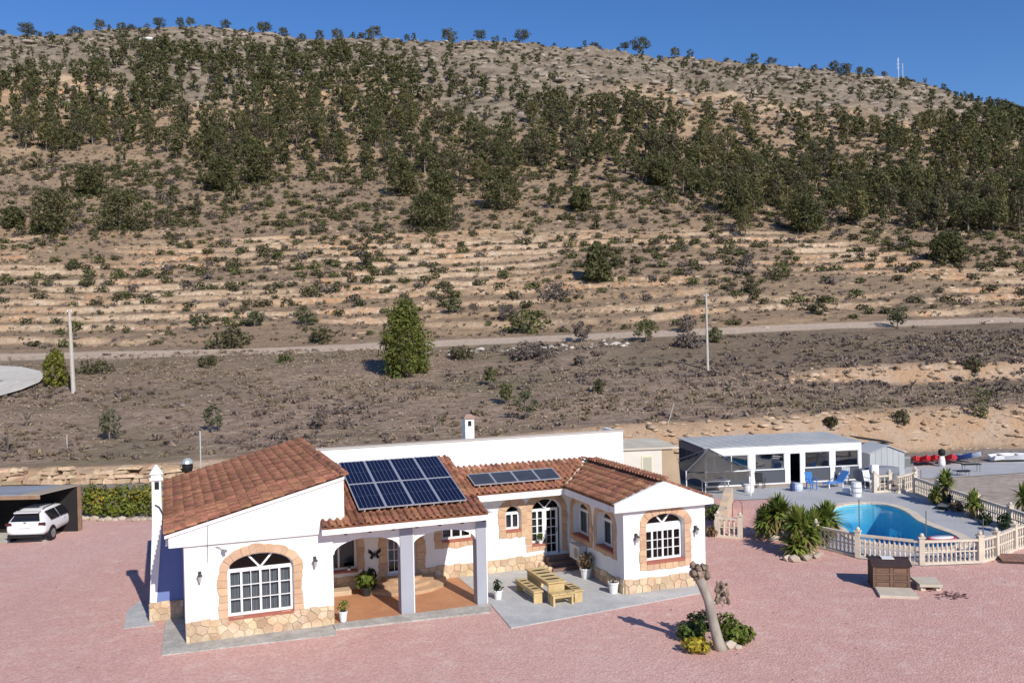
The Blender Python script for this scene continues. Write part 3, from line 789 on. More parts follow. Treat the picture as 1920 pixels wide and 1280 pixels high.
# ---- roof tiles
def tile_shape():
    sec = [(0, .004), (.018, .05), (.055, .083), (.10, .083), (.138, .05), (.158, .006), (.205, .0), (.242, .012)]
    V, F = [], []
    for y, up, k in ((0.0, .034, 1.0), (.43, .0, .93)):
        for x, z in sec: V.append(((x - .121) * k, y, z * k + up))
    n = len(sec)
    for i in range(n - 1): F.append((i, i + 1, n + i + 1, n + i))
    for x, z in sec: V.append((x - .121, .002, max(z + .034 - .045, -.01)))
    for i in range(n - 1): F.append((2 * n + i, 2 * n + i + 1, i + 1, i))
    return V, F
TV, TF = tile_shape(); tile_me = bpy.data.meshes.new('roof_tile'); tile_me.from_pydata(TV, [], TF); tile_me.materials.append(tilem)
RIDGE = MB(); nn_ = 7
RIDGE.add([(.13 * k2 * math.cos(math.pi * k / nn_), y, .11 * k2 * math.sin(math.pi * k / nn_)) for y, k2 in ((0, 1.0), (.44, .85)) for k in range(nn_ + 1)], [(k, k + 1, nn_ + 2 + k, nn_ + 1 + k) for k in range(nn_)] + [tuple(range(nn_ + 1))[::-1]])
ridge_me = RIDGE.mesh('ridge_tile', tilem)
TILES = []
def roof(corner, edir, n_cols, sdir, length, keep=None, pitch=.245, exp=.36, base=None):
    "bedding plane as the roof part; tile placements are collected for later"
    o = Vector(corner); e = Vector(edir).normalized(); s = Vector(sdir).normalized(); n = e.cross(s)
    if n.z < 0: n = -n
    rows = int(math.ceil(length / exp)); mb = MB()
    poly = base or [o, o + e * pitch * n_cols, o + e * pitch * n_cols + s * length, o + s * length]
    mb.add([p + n * .0 for p in poly] + [p - n * .07 for p in poly], [tuple(range(len(poly))), tuple(range(len(poly), 2 * len(poly)))[::-1]] + [(i, (i + 1) % len(poly), len(poly) + (i + 1) % len(poly), len(poly) + i) for i in range(len(poly))])
    R = mb.build('roof', tilebase, house)
    ex = s.cross(n)
    for r in range(rows):
        for c in range(n_cols):
            p = o + e * pitch * (c + .5) + s * (r * exp - .02)
            if keep and not keep(p): continue
            yaw = random.gauss(0, .018); dz = random.uniform(0, .010)
            x2 = (ex * math.cos(yaw) + s * math.sin(yaw)); s2 = (s * math.cos(yaw) - ex * math.sin(yaw))
            M_ = Matrix(((x2.x, s2.x, n.x, 0), (x2.y, s2.y, n.y, 0), (x2.z, s2.z, n.z, 0), (0, 0, 0, 1)))
            p = p + n * (.004 + dz) + e * random.gauss(0, .006)
            M_.translation = p; TILES.append(((house_mw @ p - CAM).length, M_, R))
    return R
house_mw = Matrix.Translation(P0) @ Matrix.Rotation(TH, 4, 'Z')
sA = Vector((5.22 + .58, 0, 1.48))
roofA = roof((-.58, -.14, 3.605), (0, 1, 0), 48, sA, sA.length - .05)
sB = Vector((0, 4.8, 1.40))
roofB = roof((4.38, -.52, 3.455), (1, 0, 0), 24, sB, sB.length, keep=lambda p: p.x > 5.28 or p.y < -.19, base=[Vector((4.38, -.52, 3.455)), Vector((10.26, -.52, 3.455)), Vector((10.26, 4.28, 4.855)), Vector((5.22, 4.28, 4.855)), Vector((5.22, -.17, 3.557)), Vector((4.38, -.17, 3.557))])
sM = Vector((0, 2.1, .65))
roofM = roof((10.30, 3.34, 3.42), (1, 0, 0), 27, sM, sM.length, keep=lambda p: p.x < 14.95 + (p.y - 3.34) * 1.02 - .02, base=[Vector((10.3, 3.34, 3.42)), Vector((14.93, 3.34, 3.42)), Vector((17.05, 5.44, 4.07)), Vector((10.3, 5.44, 4.07))])
sR = Vector((2.13, 0, .70))
roofR = roof((14.92, 6.5, 3.43), (0, -1, 0), 31, sR, sR.length - .03, keep=lambda p: p.y < 3.34 + (p.x - 14.92) * .98 + .02, base=[Vector((14.92, -1.16, 3.43)), Vector((14.92, 3.34, 3.43)), Vector((17.04, 5.46, 4.13)), Vector((17.04, -1.16, 4.13))])
sQ = Vector((-2.2, 0, .80))
roofQ = roof((19.16, -1.16, 3.36), (0, 1, 0), 28, sQ, sQ.length - .05)
TILES.sort(key=lambda t: t[0])
for d_, M_, R in TILES[:300]:
    o = bpy.data.objects.new('roof_tile', tile_me); COL.objects.link(o); o.parent = R; o.matrix_local = M_
groups = {}
tv = np.array(TV); tf = TF
rest = TILES[300:]
allV = []; allF = []
for i, (d_, M_, R) in enumerate(rest):
    m = np.array(M_); allV.append(tv @ m[:3, :3].T + m[:3, 3]); allF.append(np.array(tf) + i * len(tv))
o = link_mesh('roof_tiles', np_mesh('roof_tiles', np.concatenate(allV), np.concatenate(allF), tilem), house); tag(o, kind='stuff')
def ridge(a, b, R, up=.03):
    a = Vector(a); b = Vector(b); L = (b - a).length; d = (b - a) / L; k = int(L / .38)
    x = d.cross(Vector((0, 0, 1))).normalized(); n = x.cross(d)
    for i in range(k + 1):
        p = a + d * (i * .38) + Vector((0, 0, up + random.uniform(0, .01)))
        o = bpy.data.objects.new('ridge_tile', ridge_me); COL.objects.link(o); o.parent = R
        M_ = Matrix(((x.x, d.x, n.x, 0), (x.y, d.y, n.y, 0), (x.z, d.z, n.z, 0), (0, 0, 0, 1))); M_.translation = p; o.matrix_local = M_
ridge((5.20, -.15, 5.09), (5.20, 11.4, 5.09), roofA)
ridge((17.04, -1.2, 4.16), (17.04, 5.2, 4.16), roofR)
mb = MB(); mb.add([Vector(p) for p in ((14.90, 3.30, 3.50), (15.02, 3.30, 3.50), (17.08, 5.46, 4.20), (16.96, 5.46, 4.20))], [(0, 1, 2, 3)]); mb.build('valley_flashing', mat('flashing', (.62, .50, .36), rough=.6), roofM)
# ------------------------------------------------------------ yard surfaces
def gravel_material():
    m = bpy.data.materials.new('pink_gravel'); m.use_nodes = True; t = NT(m)
    out = t.n('ShaderNodeOutputMaterial'); p = t.n('ShaderNodeBsdfPrincipled', Roughness=.95); p.inputs['Specular IOR Level'].default_value = .1; t.l(p.outputs[0], out.inputs[0])
    pos = t.n('ShaderNodeNewGeometry').outputs['Position']
    c = t.mix(t.ramp(t.noise(pos, .16, 4, .6), .35, .68), (.60, .362, .312), (.565, .345, .302))
    c = t.mix(t.ramp(t.noise(pos, 1.1, 6, .7), .50, .66), c, (.63, .435, .38))
    c = t.mix(t.math('MULTIPLY', t.ramp(t.noise(t.scaled(pos, (1, .35, 1)), .35, 3, .6), .52, .70), .55), c, (.545, .32, .285))
    c = t.mix(t.math('MULTIPLY', t.ramp(t.noise(t.scaled(pos, (.6, .6, 1)), .09, 3, .6), .50, .64), .5), c, (.62, .42, .375))
    v = t.n('ShaderNodeTexVoronoi', Scale=16.0); t.l(pos, v.inputs['Vector'])
    r = t.n('ShaderNodeSeparateColor'); t.l(v.outputs['Color'], r.inputs[0])
    c = t.mix(1.0, c, t.mix(t.ramp(r.outputs[0], .05, .95), (.88, .87, .88), (1.12, 1.12, 1.11)), 'MULTIPLY')
    c = t.mix(1.0, c, t.mix(t.ramp(t.noise(pos, 5.5, 4, .7), .3, .7), (.93, .925, .93), (1.06, 1.06, 1.06)), 'MULTIPLY')
    c = t.mix(t.ramp(t.noise(pos, 2.3, 6, .75), .70, .78), c, (.34, .20, .20))
    t.l(c, p.inputs['Base Color']); t.l(t.bump(t.math('ADD', v.outputs['Distance'], t.noise(pos, 3, 4)), .5, .03), p.inputs['Normal'])
    return m
GRAVEL = gravel_material()
P = lambda x, y, z=0: tuple(at(x, y, z).xy)
sheet('ground', [(-1400, -20), (1500, -20), (1500, 61.5), (-1400, 61.5)], [HOLE], -.02, mat('yard_earth', (.42, .355, .30), (.33, .27, .22), .5, .95, .6, 6, .08, fine=.25, fscale=3, sc=(.5, 1, 1)))
DECKPX = [(1392, 937), (1452, 934), (1500, 960), (1541, 1004), (1536, 1026), (1609, 1046), (1729, 1060), (1838, 1056), (1902, 1033), (1960, 1010), (1990, 980), (1915, 985), (1830, 957), (1760, 936), (1716, 922), (1640, 922), (1616, 905), (1322, 920), (1250, 925)]
sheet('gravel_yard', [(-90, -20), (70, -20), (70, 37.0), P(2000, 1040), P(1960, 1012), P(1902, 1034), P(1838, 1057), P(1729, 1061), P(1609, 1047), P(1536, 1027), P(1541, 1005), P(1500, 961), P(1452, 935), P(1392, 938), P(1330, 925), (2, 49), (-12, 50.5), P(290, 972), P(130, 974), (-32, 52), (-90, 50)], [], 0.0, GRAVEL)
deckm = mat('deck_paving', (.44, .44, .45), (.38, .385, .40), .6, .85, .2, 25, .006, fine=.10, fscale=6)
sheet('pool_deck', [P(x, y) for x, y in DECKPX][::-1], [HOLE], .006, deckm)
patio = [HW(10.46, .0), HW(10.2, -2.85), HW(18.3, -1.92), HW(18.9, -1.0), HW(18.5, -.9), HW(15.5, -.9), HW(15.5, 4), HW(10.46, 4)]
mb = MB(); mb.prism([(p.x, p.y) for p in patio], -.1, .03); tag(mb.build('patio', concrete), kind='structure')
mb = MB(); mb.prism([tuple(HW(*p).xy) for p in ((-.75, -.85), (4.70, -1.12), (4.72, .0), (.0, .0), (-.02, 2.9), (-.62, 2.95))], -.1, .035)
mb.prism([tuple(HW(*p).xy) for p in ((4.73, -.62), (10.19, -.95), (10.44, -.02), (4.73, -.001))], -.1, .055); tag(mb.build('kerb_path', mat('worn_concrete', (.46, .44, .40), (.34, .32, .29), 1.6, .9, .4, 20, .01, fine=.2, fscale=9)), kind='structure')
mb = MB(); mb.prism([P(238, 1146), P(262, 1126), P(285, 1150), P(290, 1172), P(232, 1178)], -.05, .02); tag(mb.build('concrete_patch', concrete), kind='structure')
mb = MB(); mb.prism([P(-60, 1018), P(84, 1016), P(152, 972), P(126, 968), P(-60, 1000)], -.05, .012); tag(mb.build('car_pad', palecon), kind='structure')

# ------------------------------------------------------------ pool
def water_mat():
    m = bpy.data.materials.new('pool_water'); m.use_nodes = True; t = NT(m)
    out = t.n('ShaderNodeOutputMaterial'); tr = t.n('ShaderNodeBsdfTransparent'); tr.inputs[0].default_value = (.95, .98, 1, 1)
    gl = t.n('ShaderNodeBsdfGlossy', Roughness=.02); fr = t.n('ShaderNodeFresnel', IOR=1.33); mx = t.n('ShaderNodeMixShader')
    nb = t.bump(t.noise(t.n('ShaderNodeNewGeometry').outputs['Position'], 2.2, 3), .12, .04); t.l(nb, gl.inputs['Normal']); t.l(nb, fr.inputs['Normal'])
    t.l(t.math('MULTIPLY', fr.outputs[0], .45), mx.inputs[0]); t.l(tr.outputs[0], mx.inputs[1]); t.l(gl.outputs[0], mx.inputs[2]); t.l(mx.outputs[0], out.inputs[0])
    ab = t.n('ShaderNodeVolumeAbsorption', Density=.17); ab.inputs[0].default_value = (.16, .74, .95, 1); t.l(ab.outputs[0], out.inputs[1]); return m
poolm = mat('pool_liner', (.22, .68, .80), (.18, .63, .78), .8, .6)
npl = len(POOL); WZ = -.09
cx = sum(p[0] for p in POOL) / npl; xmin = min(p[0] for p in POOL); xmax = max(p[0] for p in POOL)
dep = lambda x: -1.0 - .9 * max(0, min(1, (x - xmin - 2) / (xmax - xmin - 3)))
mb = MB(); mid = offset_loop(POOL, -.25)
vs = [(p[0], p[1], PZ - .01) for p in POOL] + [(p[0], p[1], dep(p[0])) for p in mid]
fs = [((i + 1) % npl, i, npl + i, npl + (i + 1) % npl) for i in range(npl)]
for a, b, c in tessellate_polygon([[Vector((p[0], p[1], 0)) for p in mid]]):
    A, B, C = mid[a], mid[b], mid[c]; ok = (B[0] - A[0]) * (C[1] - A[1]) - (C[0] - A[0]) * (B[1] - A[1]) > 0
    fs.append((npl + a, npl + b, npl + c) if ok else (npl + a, npl + c, npl + b))
mb.add(vs, fs)
pool = empty('swimming_pool', (0, 0, 0), 0, 'kidney shaped swimming pool with pale stone rim and blue water', 'swimming pool')
mb.build('basin', poolm, pool)
rim0, rim1 = offset_loop(POOL, -.06), offset_loop(POOL, .42)
k = 0; rs = random.Random(4)
for i in range(0, npl, 2):
    q = [rim0[i], rim0[(i + 1) % npl], rim0[(i + 2) % npl], rim1[(i + 2) % npl], rim1[(i + 1) % npl], rim1[i]]
    q = [(a, b) for a, b in q]; q0 = q
    c_ = (sum(p[0] for p in q) / 6, sum(p[1] for p in q) / 6); q = [(c_[0] + (p[0] - c_[0]) * .985, c_[1] + (p[1] - c_[1]) * .985) for p in q]
    ar = sum(q[j][0] * q[(j + 1) % 6][1] - q[(j + 1) % 6][0] * q[j][1] for j in range(6))
    if ar < 0: q = q[::-1]
    m2 = MB(); m2.prism(q, -.02, PZ + rs.uniform(0, .006), ins=.01); m2.build('coping_stone', balm, pool)
mb = MB(); mb.add([(p[0], p[1], WZ) for p in offset_loop(POOL, -.003)] + [(p[0], p[1], dep(p[0]) + .004) for p in offset_loop(POOL, -.26)], [tuple(range(npl))] + [((i + 1) % npl, i, npl + i, npl + (i + 1) % npl) for i in range(npl)] + [tuple(range(npl, 2 * npl))[::-1]])
tag(mb.build('pool_water', water_mat()), kind='structure')
p_ = at(1766, 1017, WZ)
fl_ = empty('pool_float', p_, .2, 'red and white inflatable float at the right end of the pool water', 'pool float')
mb = MB(); mb.lathe([(.0, .10), (.44, .10), (.52, .18), (.44, .27), (.0, .28)], (0, 0, 0), 16, sx=1.25, sy=.7, cap=False); mb.build('float_body', plasticw, fl_, smooth=True)
mb = MB(); mb.tube([(.62 * math.cos(a), .36 * math.sin(a), .17) for a in [2 * math.pi * k / 20 for k in range(21)]], .09, 8); mb.build('float_rim', mat('red_vinyl', (.55, .03, .05), rough=.35), fl_, smooth=True)

# ------------------------------------------------------------ balustrades
def baluster_mesh():
    mb = MB(); pr = [(.052, 0), (.035, .10), (.055, .24), (.030, .37), (.050, .40), (.030, .43), (.052, .56), (.035, .70), (.052, .78)]
    mb.lathe(pr, (0, 0, 0), 5); return mb.mesh('baluster', balm, False)
BAL = baluster_mesh()
def balustrade(pts, label, group, post_at=None, cap=True, hgt=1.0, endposts=(1, 1), spacing=.19, zoff=0.0, mat_=balm):
    base = Vector((pts[0][0], pts[0][1], 0)); root = empty('balustrade', base, 0, label, 'balustrade', group)
    k = hgt / 1.0
    for i in range(len(pts) - 1):
        a, b = Vector((*pts[i], 0)) - base, Vector((*pts[i + 1], 0)) - base; d = b - a; L = d.length; d /= L; rz = math.atan2(d.y, d.x); mid = (a + b) / 2
        mb = MB(); mb.box((mid.x, mid.y, .05), (L, .20, .10), rz); mb.build('bottom_rail', mat_, root)
        mb = MB(); mb.box((mid.x, mid.y, hgt - .055), (L, .17, .09), rz); mb.build('top_rail', mat_, root)
        mb = MB(); mb.box((mid.x, mid.y, .50 * k), (L - .2, .06, .05), rz); mb.build('middle_rail', mat_, root)
        n = max(1, int((L - .35) / spacing))
        for j in range(n):
            p = a + d * (.175 + (L - .35) * (j + .5) / n)
            o = bpy.data.objects.new('baluster', BAL); COL.objects.link(o); o.parent = root; o.location = (p.x, p.y, .10); o.scale = (1, 1, (hgt - .2) / .78)
    for i, p in enumerate(pts):
        if i == 0 and not endposts[0] or i == len(pts) - 1 and not endposts[1]: continue
        p = Vector((*p, 0)) - base; q = Vector((*pts[min(i + 1, len(pts) - 1)], 0)) - Vector((*pts[max(0, i - 1)], 0)); rz = math.atan2(q.y, q.x)
        mb = MB(); mb.box((p.x, p.y, .55 * k), (.21, .21, 1.1 * k), rz); mb.box((p.x, p.y, 1.125 * k), (.27, .27, .05), rz)
        c, s = (p.x, p.y), .30; mb.lathe([(.05, 1.15 * k), (.08, 1.18 * k), (.09, 1.23 * k), (.05, 1.29 * k), (.0, 1.30 * k)], (p.x, p.y, 0), 8, cap=False)
        mb.build('post', mat_, root)
    return root
g_ = 'cast stone balustrades round the pool'
balustrade([P(1530, 1026), P(1609, 1044)], 'shaded cast stone balustrade between the yucca clump and the first post', g_, endposts=(1, 0))
balustrade([P(1609, 1044), P(1729, 1058), P(1838, 1054)], 'long cast stone balustrade along the front of the pool', g_)
balustrade([P(1838, 1054), P(1868, 1046), P(1902, 1031)], 'curving sunlit balustrade at the front right corner of the pool', g_, endposts=(0, 1))
balustrade([P(1902, 1031), P(1962, 1012)], 'short balustrade running off the right edge beside the wooden ramp', g_, endposts=(0, 1))
balustrade([P(1716, 925), P(1758, 941), P(1832, 967)], 'dark shaded balustrade behind the pool with small palms growing along it', g_, hgt=.98)
balustrade([P(1832, 967), P(1895, 990), P(1950, 1010)], 'dark shaded balustrade at the back right of the pool deck', g_, endposts=(0, 1), hgt=.98)
balustrade([P(1640, 923), P(1668, 921)], 'short sunlit balustrade beside the white barrel on the pool deck', g_, spacing=.24)
balustrade([P(1681, 925), P(1716, 915)], 'sunlit balustrade at the far right corner of the deck', g_, endposts=(0, 1), spacing=.24)
balustrade([P(1346, 1006), P(1388, 1009)], 'short pale balustrade beside the right wing at the pool entrance', g_, hgt=.95)
balustrade([P(1424, 1001), P(1450, 1003)], 'short white balustrade half hidden by the yucca leaves', g_, hgt=.95)

# pale ramped wall at the pool entrance, garden arch, timber ramp
a, b = at(1347, 1000), at(1368, 952)
mb = MB(); d = (b - a); L = d.length; rz = math.atan2(d.y, d.x)
mb.box(((a.x + b.x) / 2, (a.y + b.y) / 2, .22), (L, .36, .44), rz)
for k in range(4):
    p = a + d * ((k + .5) / 4); h_ = .44 + .17 * (k + 1); mb.box((p.x, p.y, h_ / 2), (L / 4 - .004, .40, h_), rz)
tag(mb.build('garden_wall', mat('cream_render', (.62, .50, .37), (.55, .43, .31), 1.5, .9, .5, 12, .03)), 'cream stepped garden wall rising beside the right wing', 'wall')
mb = MB(); a, b = at(1374, 985), at(1392, 985); c_ = (a + b) / 2; r_ = (b - a).length / 2
mb.tube([(a.x, a.y, 0), (a.x, a.y, 1.0)] + [(c_.x - r_ * math.cos(t), a.y + (b.y - a.y) * (1 - math.cos(t)) / 2, 1.0 + r_ * math.sin(t) * 1.2) for t in [math.pi * k / 8 for k in range(1, 8)]] + [(b.x, b.y, 1.0), (b.x, b.y, 0)], .025, 6)
tag(mb.build('garden_arch', mat('rust_red_metal', (.30, .12, .10), rough=.6)), 'thin rust red metal garden arch at the pool entrance', 'arch')
a = at(1868, 1046); ramp = empty('timber_ramp', a, math.radians(-14), 'brown timber ramp at the right edge in front of the balustrade', 'ramp')
for k in range(9):
    mb = MB(); mb.box((.12 + k * .2, -.25, .12), (.19, 1.2, .04)); mb.build('plank', mat('ramp_wood', (.30, .17, .13), (.24, .13, .10), 4, .8, rnd=.1) if k == 0 else bpy.data.materials['ramp_wood'], ramp)
mb = MB(); mb.box((.95, -.84, .05), (1.9, .05, .1)); mb.build('edge_board', woodd, ramp)

# ------------------------------------------------------------ solar panels
cellm = mat('solar_cell', (.007, .010, .035), (.006, .008, .028), 3, .22, spec=.35, rnd=.12)
frm = mat('panel_frame', (.62, .63, .66), rough=.35, metal=.5)
backm = mat('panel_backsheet', (.16, .18, .26), rough=.5)
def solar(o, ex, es, w, h, cols, rows, label, group, cm):
    ex = Vector(ex).normalized(); es = Vector(es).normalized(); n = ex.cross(es)
    M_ = Matrix(((ex.x, es.x, n.x, o[0]), (ex.y, es.y, n.y, o[1]), (ex.z, es.z, n.z, o[2]), (0, 0, 0, 1)))
    root = empty('solar_panel', (0, 0, 0), 0, label, 'solar panel', group); root.matrix_world = house_mw @ M_
    mb = MB(); f = .028
    mb.b2((0, 0, 0), (w, f, .04)); mb.b2((0, h - f, 0), (w, h, .04)); mb.b2((0, f, 0), (f, h - f, .04)); mb.b2((w - f, f, 0), (w, h - f, .04)); mb.build('frame', frm, root)
    mb = MB(); mb.b2((f, f, .005), (w - f, h - f, .026)); mb.build('backsheet', backm, root)
    for x in (.2, w - .26):
        mb = MB(); mb.b2((x, .03, -.09), (x + .05, h - .03, -.002)); mb.build('mounting_rail', frm, root)
    g = .008; cw = (w - 2 * f - .02) / cols; chh = (h - 2 * f - .02) / rows; me = MB().b2((g, g / 2, 0), (cw - g, chh - g / 2, .006)).mesh('cell', cm)
    for i in range(cols):
        for j in range(rows):
            c = bpy.data.objects.new('cell', me); COL.objects.link(c); c.parent = root; c.location = (f + .01 + i * cw, f + .01 + j * chh + (.012 if rows > 1 and j >= rows / 2 else -.0), .0262)
    return root
s_ = sB.normalized(); nB = Vector((1, 0, 0)).cross(s_); pw, ph = .975, 2.0
ordw = ['leftmost', 'second', 'third', 'rightmost']
for r in range(2):
    for c in range(4):
        base = Vector((5.73 + c * (pw + .012), .13, 3.455 + (.13 + .52) * 1.40 / 4.8)) + s_ * (r * (ph + .015)) + nB * .21
        solar(base, (1, 0, 0), s_, pw, ph, 6, 4, 'dark blue solar panel, %s in the %s row on the porch roof' % (ordw[c], ('lower', 'upper')[r]), 'blue solar panels on the porch roof', cellm)
greycell = mat('thermal_glass', (.055, .06, .075), (.045, .05, .065), 2, .25, spec=.5)
s2 = sM.normalized(); n2 = Vector((1, 0, 0)).cross(s2)
for c in range(4):
    base = Vector((11.12 + c * .955, 3.70, 3.42 + .36 * .65 / 2.1)) + n2 * .20
    solar(base, (1, 0, 0), s2, .945, 1.02, 1, 1, 'grey solar panel, %s of four on the lower middle roof' % ordw[c], 'grey solar panels on the middle roof', greycell)

# ------------------------------------------------------------ things on the villa walls
lampm = mat('lamp_iron', (.08, .085, .085), rough=.5, metal=.4); lglass = mat('lamp_glass', (.45, .45, .42), rough=.3)
def wall_lamp(u, v, z, label):
    r = empty('wall_lamp', HW(u, v, z), TH, label, 'wall lamp', 'lanterns on the villa walls')
    mb = MB(); mb.b2((-.05, -.03, -.14), (.05, -.001, .10)); mb.tube([(0, -.03, .04), (0, -.12, .12), (0, -.16, .06)], .014, 5); mb.build('bracket', lampm, r)
    mb = MB(); mb.lathe([(.035, -.22), (.075, -.02)], (0, -.16, 0), 6); mb.build('lantern_glass', lglass, r)
    mb = MB(); mb.lathe([(.10, -.02), (.03, .06), (.0, .09)], (0, -.16, 0), 6, cap=False); mb.build('lantern_cap', lampm, r)
wall_lamp(.47, 0, 2.22, 'dark lantern left of the big arched window on the left wing')
wall_lamp(4.18, 0, 2.32, 'dark lantern between the big arched window and the porch')
wall_lamp(15.93, -.95, 2.16, 'dark lantern left of the right wing window')
wall_lamp(18.50, -.95, 2.22, 'dark lantern right of the right wing window')
r = empty('security_camera', HW(1.18, -.005, 3.02), TH, 'small grey security camera under the left gable', 'camera')
mb = MB(); mb.tube([(-.2, -.02, .05), (-.05, -.08, .03), (.02, -.12, -.03)], .014, 5); mb.build('bracket', metalg, r)
mb = MB(); mb.box((.06, -.18, -.07), (.09, .18, .08), .5); mb.build('camera_body', metalg, r)
mb = MB(); mb.tube([(-.44, -.11, .95), (-.45, -.112, .12), (-.45, -.02, .10), (-.45, -.015, -.45)], .010, 5); mb.build('cable', metalg, r)
# butterfly ornament
r = empty('butterfly_ornament', HW(7.07, 3.97, 1.32), TH, 'black metal butterfly on the shaded porch wall', 'ornament')
pl = PL((0, 0, 0), (1, 0, 0), (0, -1, 0))
for sx in (-1, 1):
    mb = MB(); pl.poly(mb, orient([(sx * .02, 0), (sx * .10, .12), (sx * .24, .22), (sx * .25, .08), (sx * .13, -.01)]), 0, .015); mb.build('upper_wing', blackm, r)
    mb = MB(); pl.poly(mb, orient([(sx * .02, -.01), (sx * .13, -.02), (sx * .19, -.14), (sx * .10, -.20)]), 0, .015); mb.build('lower_wing', blackm, r)
mb = MB(); mb.tube([(0, -.01, -.14), (0, -.015, 0), (0, -.01, .12)], [.012, .022, .012], 6); mb.build('body', blackm, r)
# air conditioner
r = empty('air_conditioner', HW(15.42, 2.75, .52), TH, 'white air conditioning unit on the shaded wall by the entrance steps', 'air conditioner')
mb = MB(); mb.b2((-.36, -.45, .04), (-.03, .45, .62)); mb.build('casing', mat('ac_casing', (.62, .60, .55), rough=.5), r)
mb = MB(); mb.add([(-.363, -.18 + .22 * math.cos(a), .33 + .22 * math.sin(a)) for a in [2 * math.pi * k / 16 for k in range(16)]], [tuple(range(16))[::-1]]); mb.build('fan_grille', metalg, r)
mb = MB(); mb.b2((-.33, -.40, -.02), (-.005, -.35, .038)); mb.b2((-.33, .35, -.02), (-.005, .40, .038)); mb.build('bracket', metalg, r)
# flue cowl and aerial behind the left roof
X = lambda px, Y: at(px, 700, 10 - .0) if False else (px - 960) / FPX * Y
r = empty('flue_cowl', (X(346, 42), 42.0, 0), 0, 'dark round flue cowl with pale cap behind the left roof', 'flue')
mb = MB(); mb.tube([(0, 0, 0), (0, 0, 3.9)], .14, 8); mb.build('pipe', blackm, r)
mb = MB(); mb.lathe([(.20, 3.85), (.24, 4.05), (.22, 4.2)], (0, 0, 0), 10); mb.build('cowl', blackm, r)
mb = MB(); mb.lathe([(.27, 4.2), (.23, 4.33), (.10, 4.43), (.0, 4.45)], (0, 0, 0), 10, cap=False); mb.build('cap', mat('zinc', (.45, .48, .50), rough=.4, metal=.3), r)
mb = MB(); x = X(371, 43); mb.tube([(x, 43, 0), (x, 43, 5.55)], .03, 6); tag(mb.build('aerial_pole', mat('pale_metal', (.5, .5, .5), rough=.5)), 'thin pale aerial pole rising behind the left roof', 'pole')

# ------------------------------------------------------------ patio furniture
dark_in = mat('table_inlay', (.035, .028, .022), rough=.6)
def slatted(name, label, cat, cu, cv, w, l, h, n, rz=0.0, panel=True, group=None, holes=True):
    r = empty(name, HW(cu, cv, .03), TH + rz, label, cat, group); ll = l / n
    for k in range(n):
        mb = MB(); mb.box((0, -l / 2 + ll * (k + .5), h - .03), (w, ll - .012, .05)); mb.build('plank', pine, r)
    if holes:
        for k in range(n - 1):
            mb = MB(); y = -l / 2 + ll * (k + 1); mb.prism([(w * .40 * math.cos(a), y + ll * .19 * math.sin(a)) for a in [2 * math.pi * i / 14 for i in range(14)]], h - .004, h + .0); mb.build('inlay', dark_in, r)
    for sy in (-1, 1):
        mb = MB(); mb.box((0, sy * (l / 2 - .10), (h - .06) / 2), (w * .86, .07, h - .06)); mb.build('leg', pine, r)
    mb = MB()
    for sx in (-1, 1): mb.box((sx * (w / 2 - .06), 0, h - .12), (.035, l - .28, .12))
    mb.build('apron', pine, r); return r
slatted('picnic_table', 'pale pine picnic table with dark oval insets on the patio', 'table', 12.74, .26, .74, 2.25, .76, 5)
slatted('bench', 'long pine bench left of the picnic table', 'bench', 12.08, .28, .38, 1.95, .45, 5, group='pine benches round the table')
slatted('bench', 'short pine bench at the near end of the picnic table', 'bench', 12.80, -1.13, .36, .92, .45, 3, math.pi / 2, group='pine benches round the table', holes=False)
slatted('bench', 'short pine bench at the near right corner of the picnic table', 'bench', 13.48, -.62, .36, 1.10, .45, 4, group='pine benches round the table')

# ------------------------------------------------------------ plants in pots
def leafcloud(c, r, n, size, seed, shell=.55, asp=2.0, up=0.0):
    "n leaf-sized quads scattered through an ellipsoid"
    g = np.random.default_rng(seed); d = g.normal(size=(n, 3)); d /= np.linalg.norm(d, axis=1)[:, None]
    rad = shell + (1 - shell) * g.random(n) ** .6; pos = np.array(c) + d * rad[:, None] * np.array(r)
    nrm = d * 1.5 + g.normal(size=(n, 3)) * .65 + np.array([0, 0, up]); nrm /= np.linalg.norm(nrm, axis=1)[:, None]
    a = np.cross(nrm, g.normal(size=(n, 3))); a /= np.linalg.norm(a, axis=1)[:, None]; b = np.cross(nrm, a)
    s = size * (.6 + .8 * g.random(n))[:, None]
    V = np.stack([pos - a * s / 2 * asp ** .5, pos - b * s / 2 / asp ** .5, pos + a * s / 2 * asp ** .5, pos + b * s / 2 / asp ** .5], 1).reshape(-1, 3)
    return V, np.arange(4 * n).reshape(n, 4)
def leafmat(name, c1, c2, tr=.25, rnd=.35, hue=.02): return mat(name, c1, c2, 1.3, .6, spec=.2, rnd=rnd, hue=hue, trans=tr)
leaf_g = leafmat('leaf_green', (.10, .15, .032), (.065, .105, .022)); leaf_y = leafmat('leaf_yellow', (.50, .38, .035), (.30, .26, .035)); leaf_d = leafmat('leaf_dark', (.03, .055, .02), (.022, .04, .016))
leaf_l = leafmat('leaf_lime', (.15, .19, .03), (.09, .13, .025)); leaf_r = leafmat('leaf_dry', (.22, .15, .08), (.15, .10, .055)); leaf_h = leafmat('leaf_hedge', (.20, .215, .035), (.115, .15, .026))
potw = mat('white_pot', (.74, .74, .72), rough=.5); potd = mat('dark_pot', (.03, .03, .03), rough=.5); earthm = mat('potting_soil', (.06, .04, .03), rough=.95)
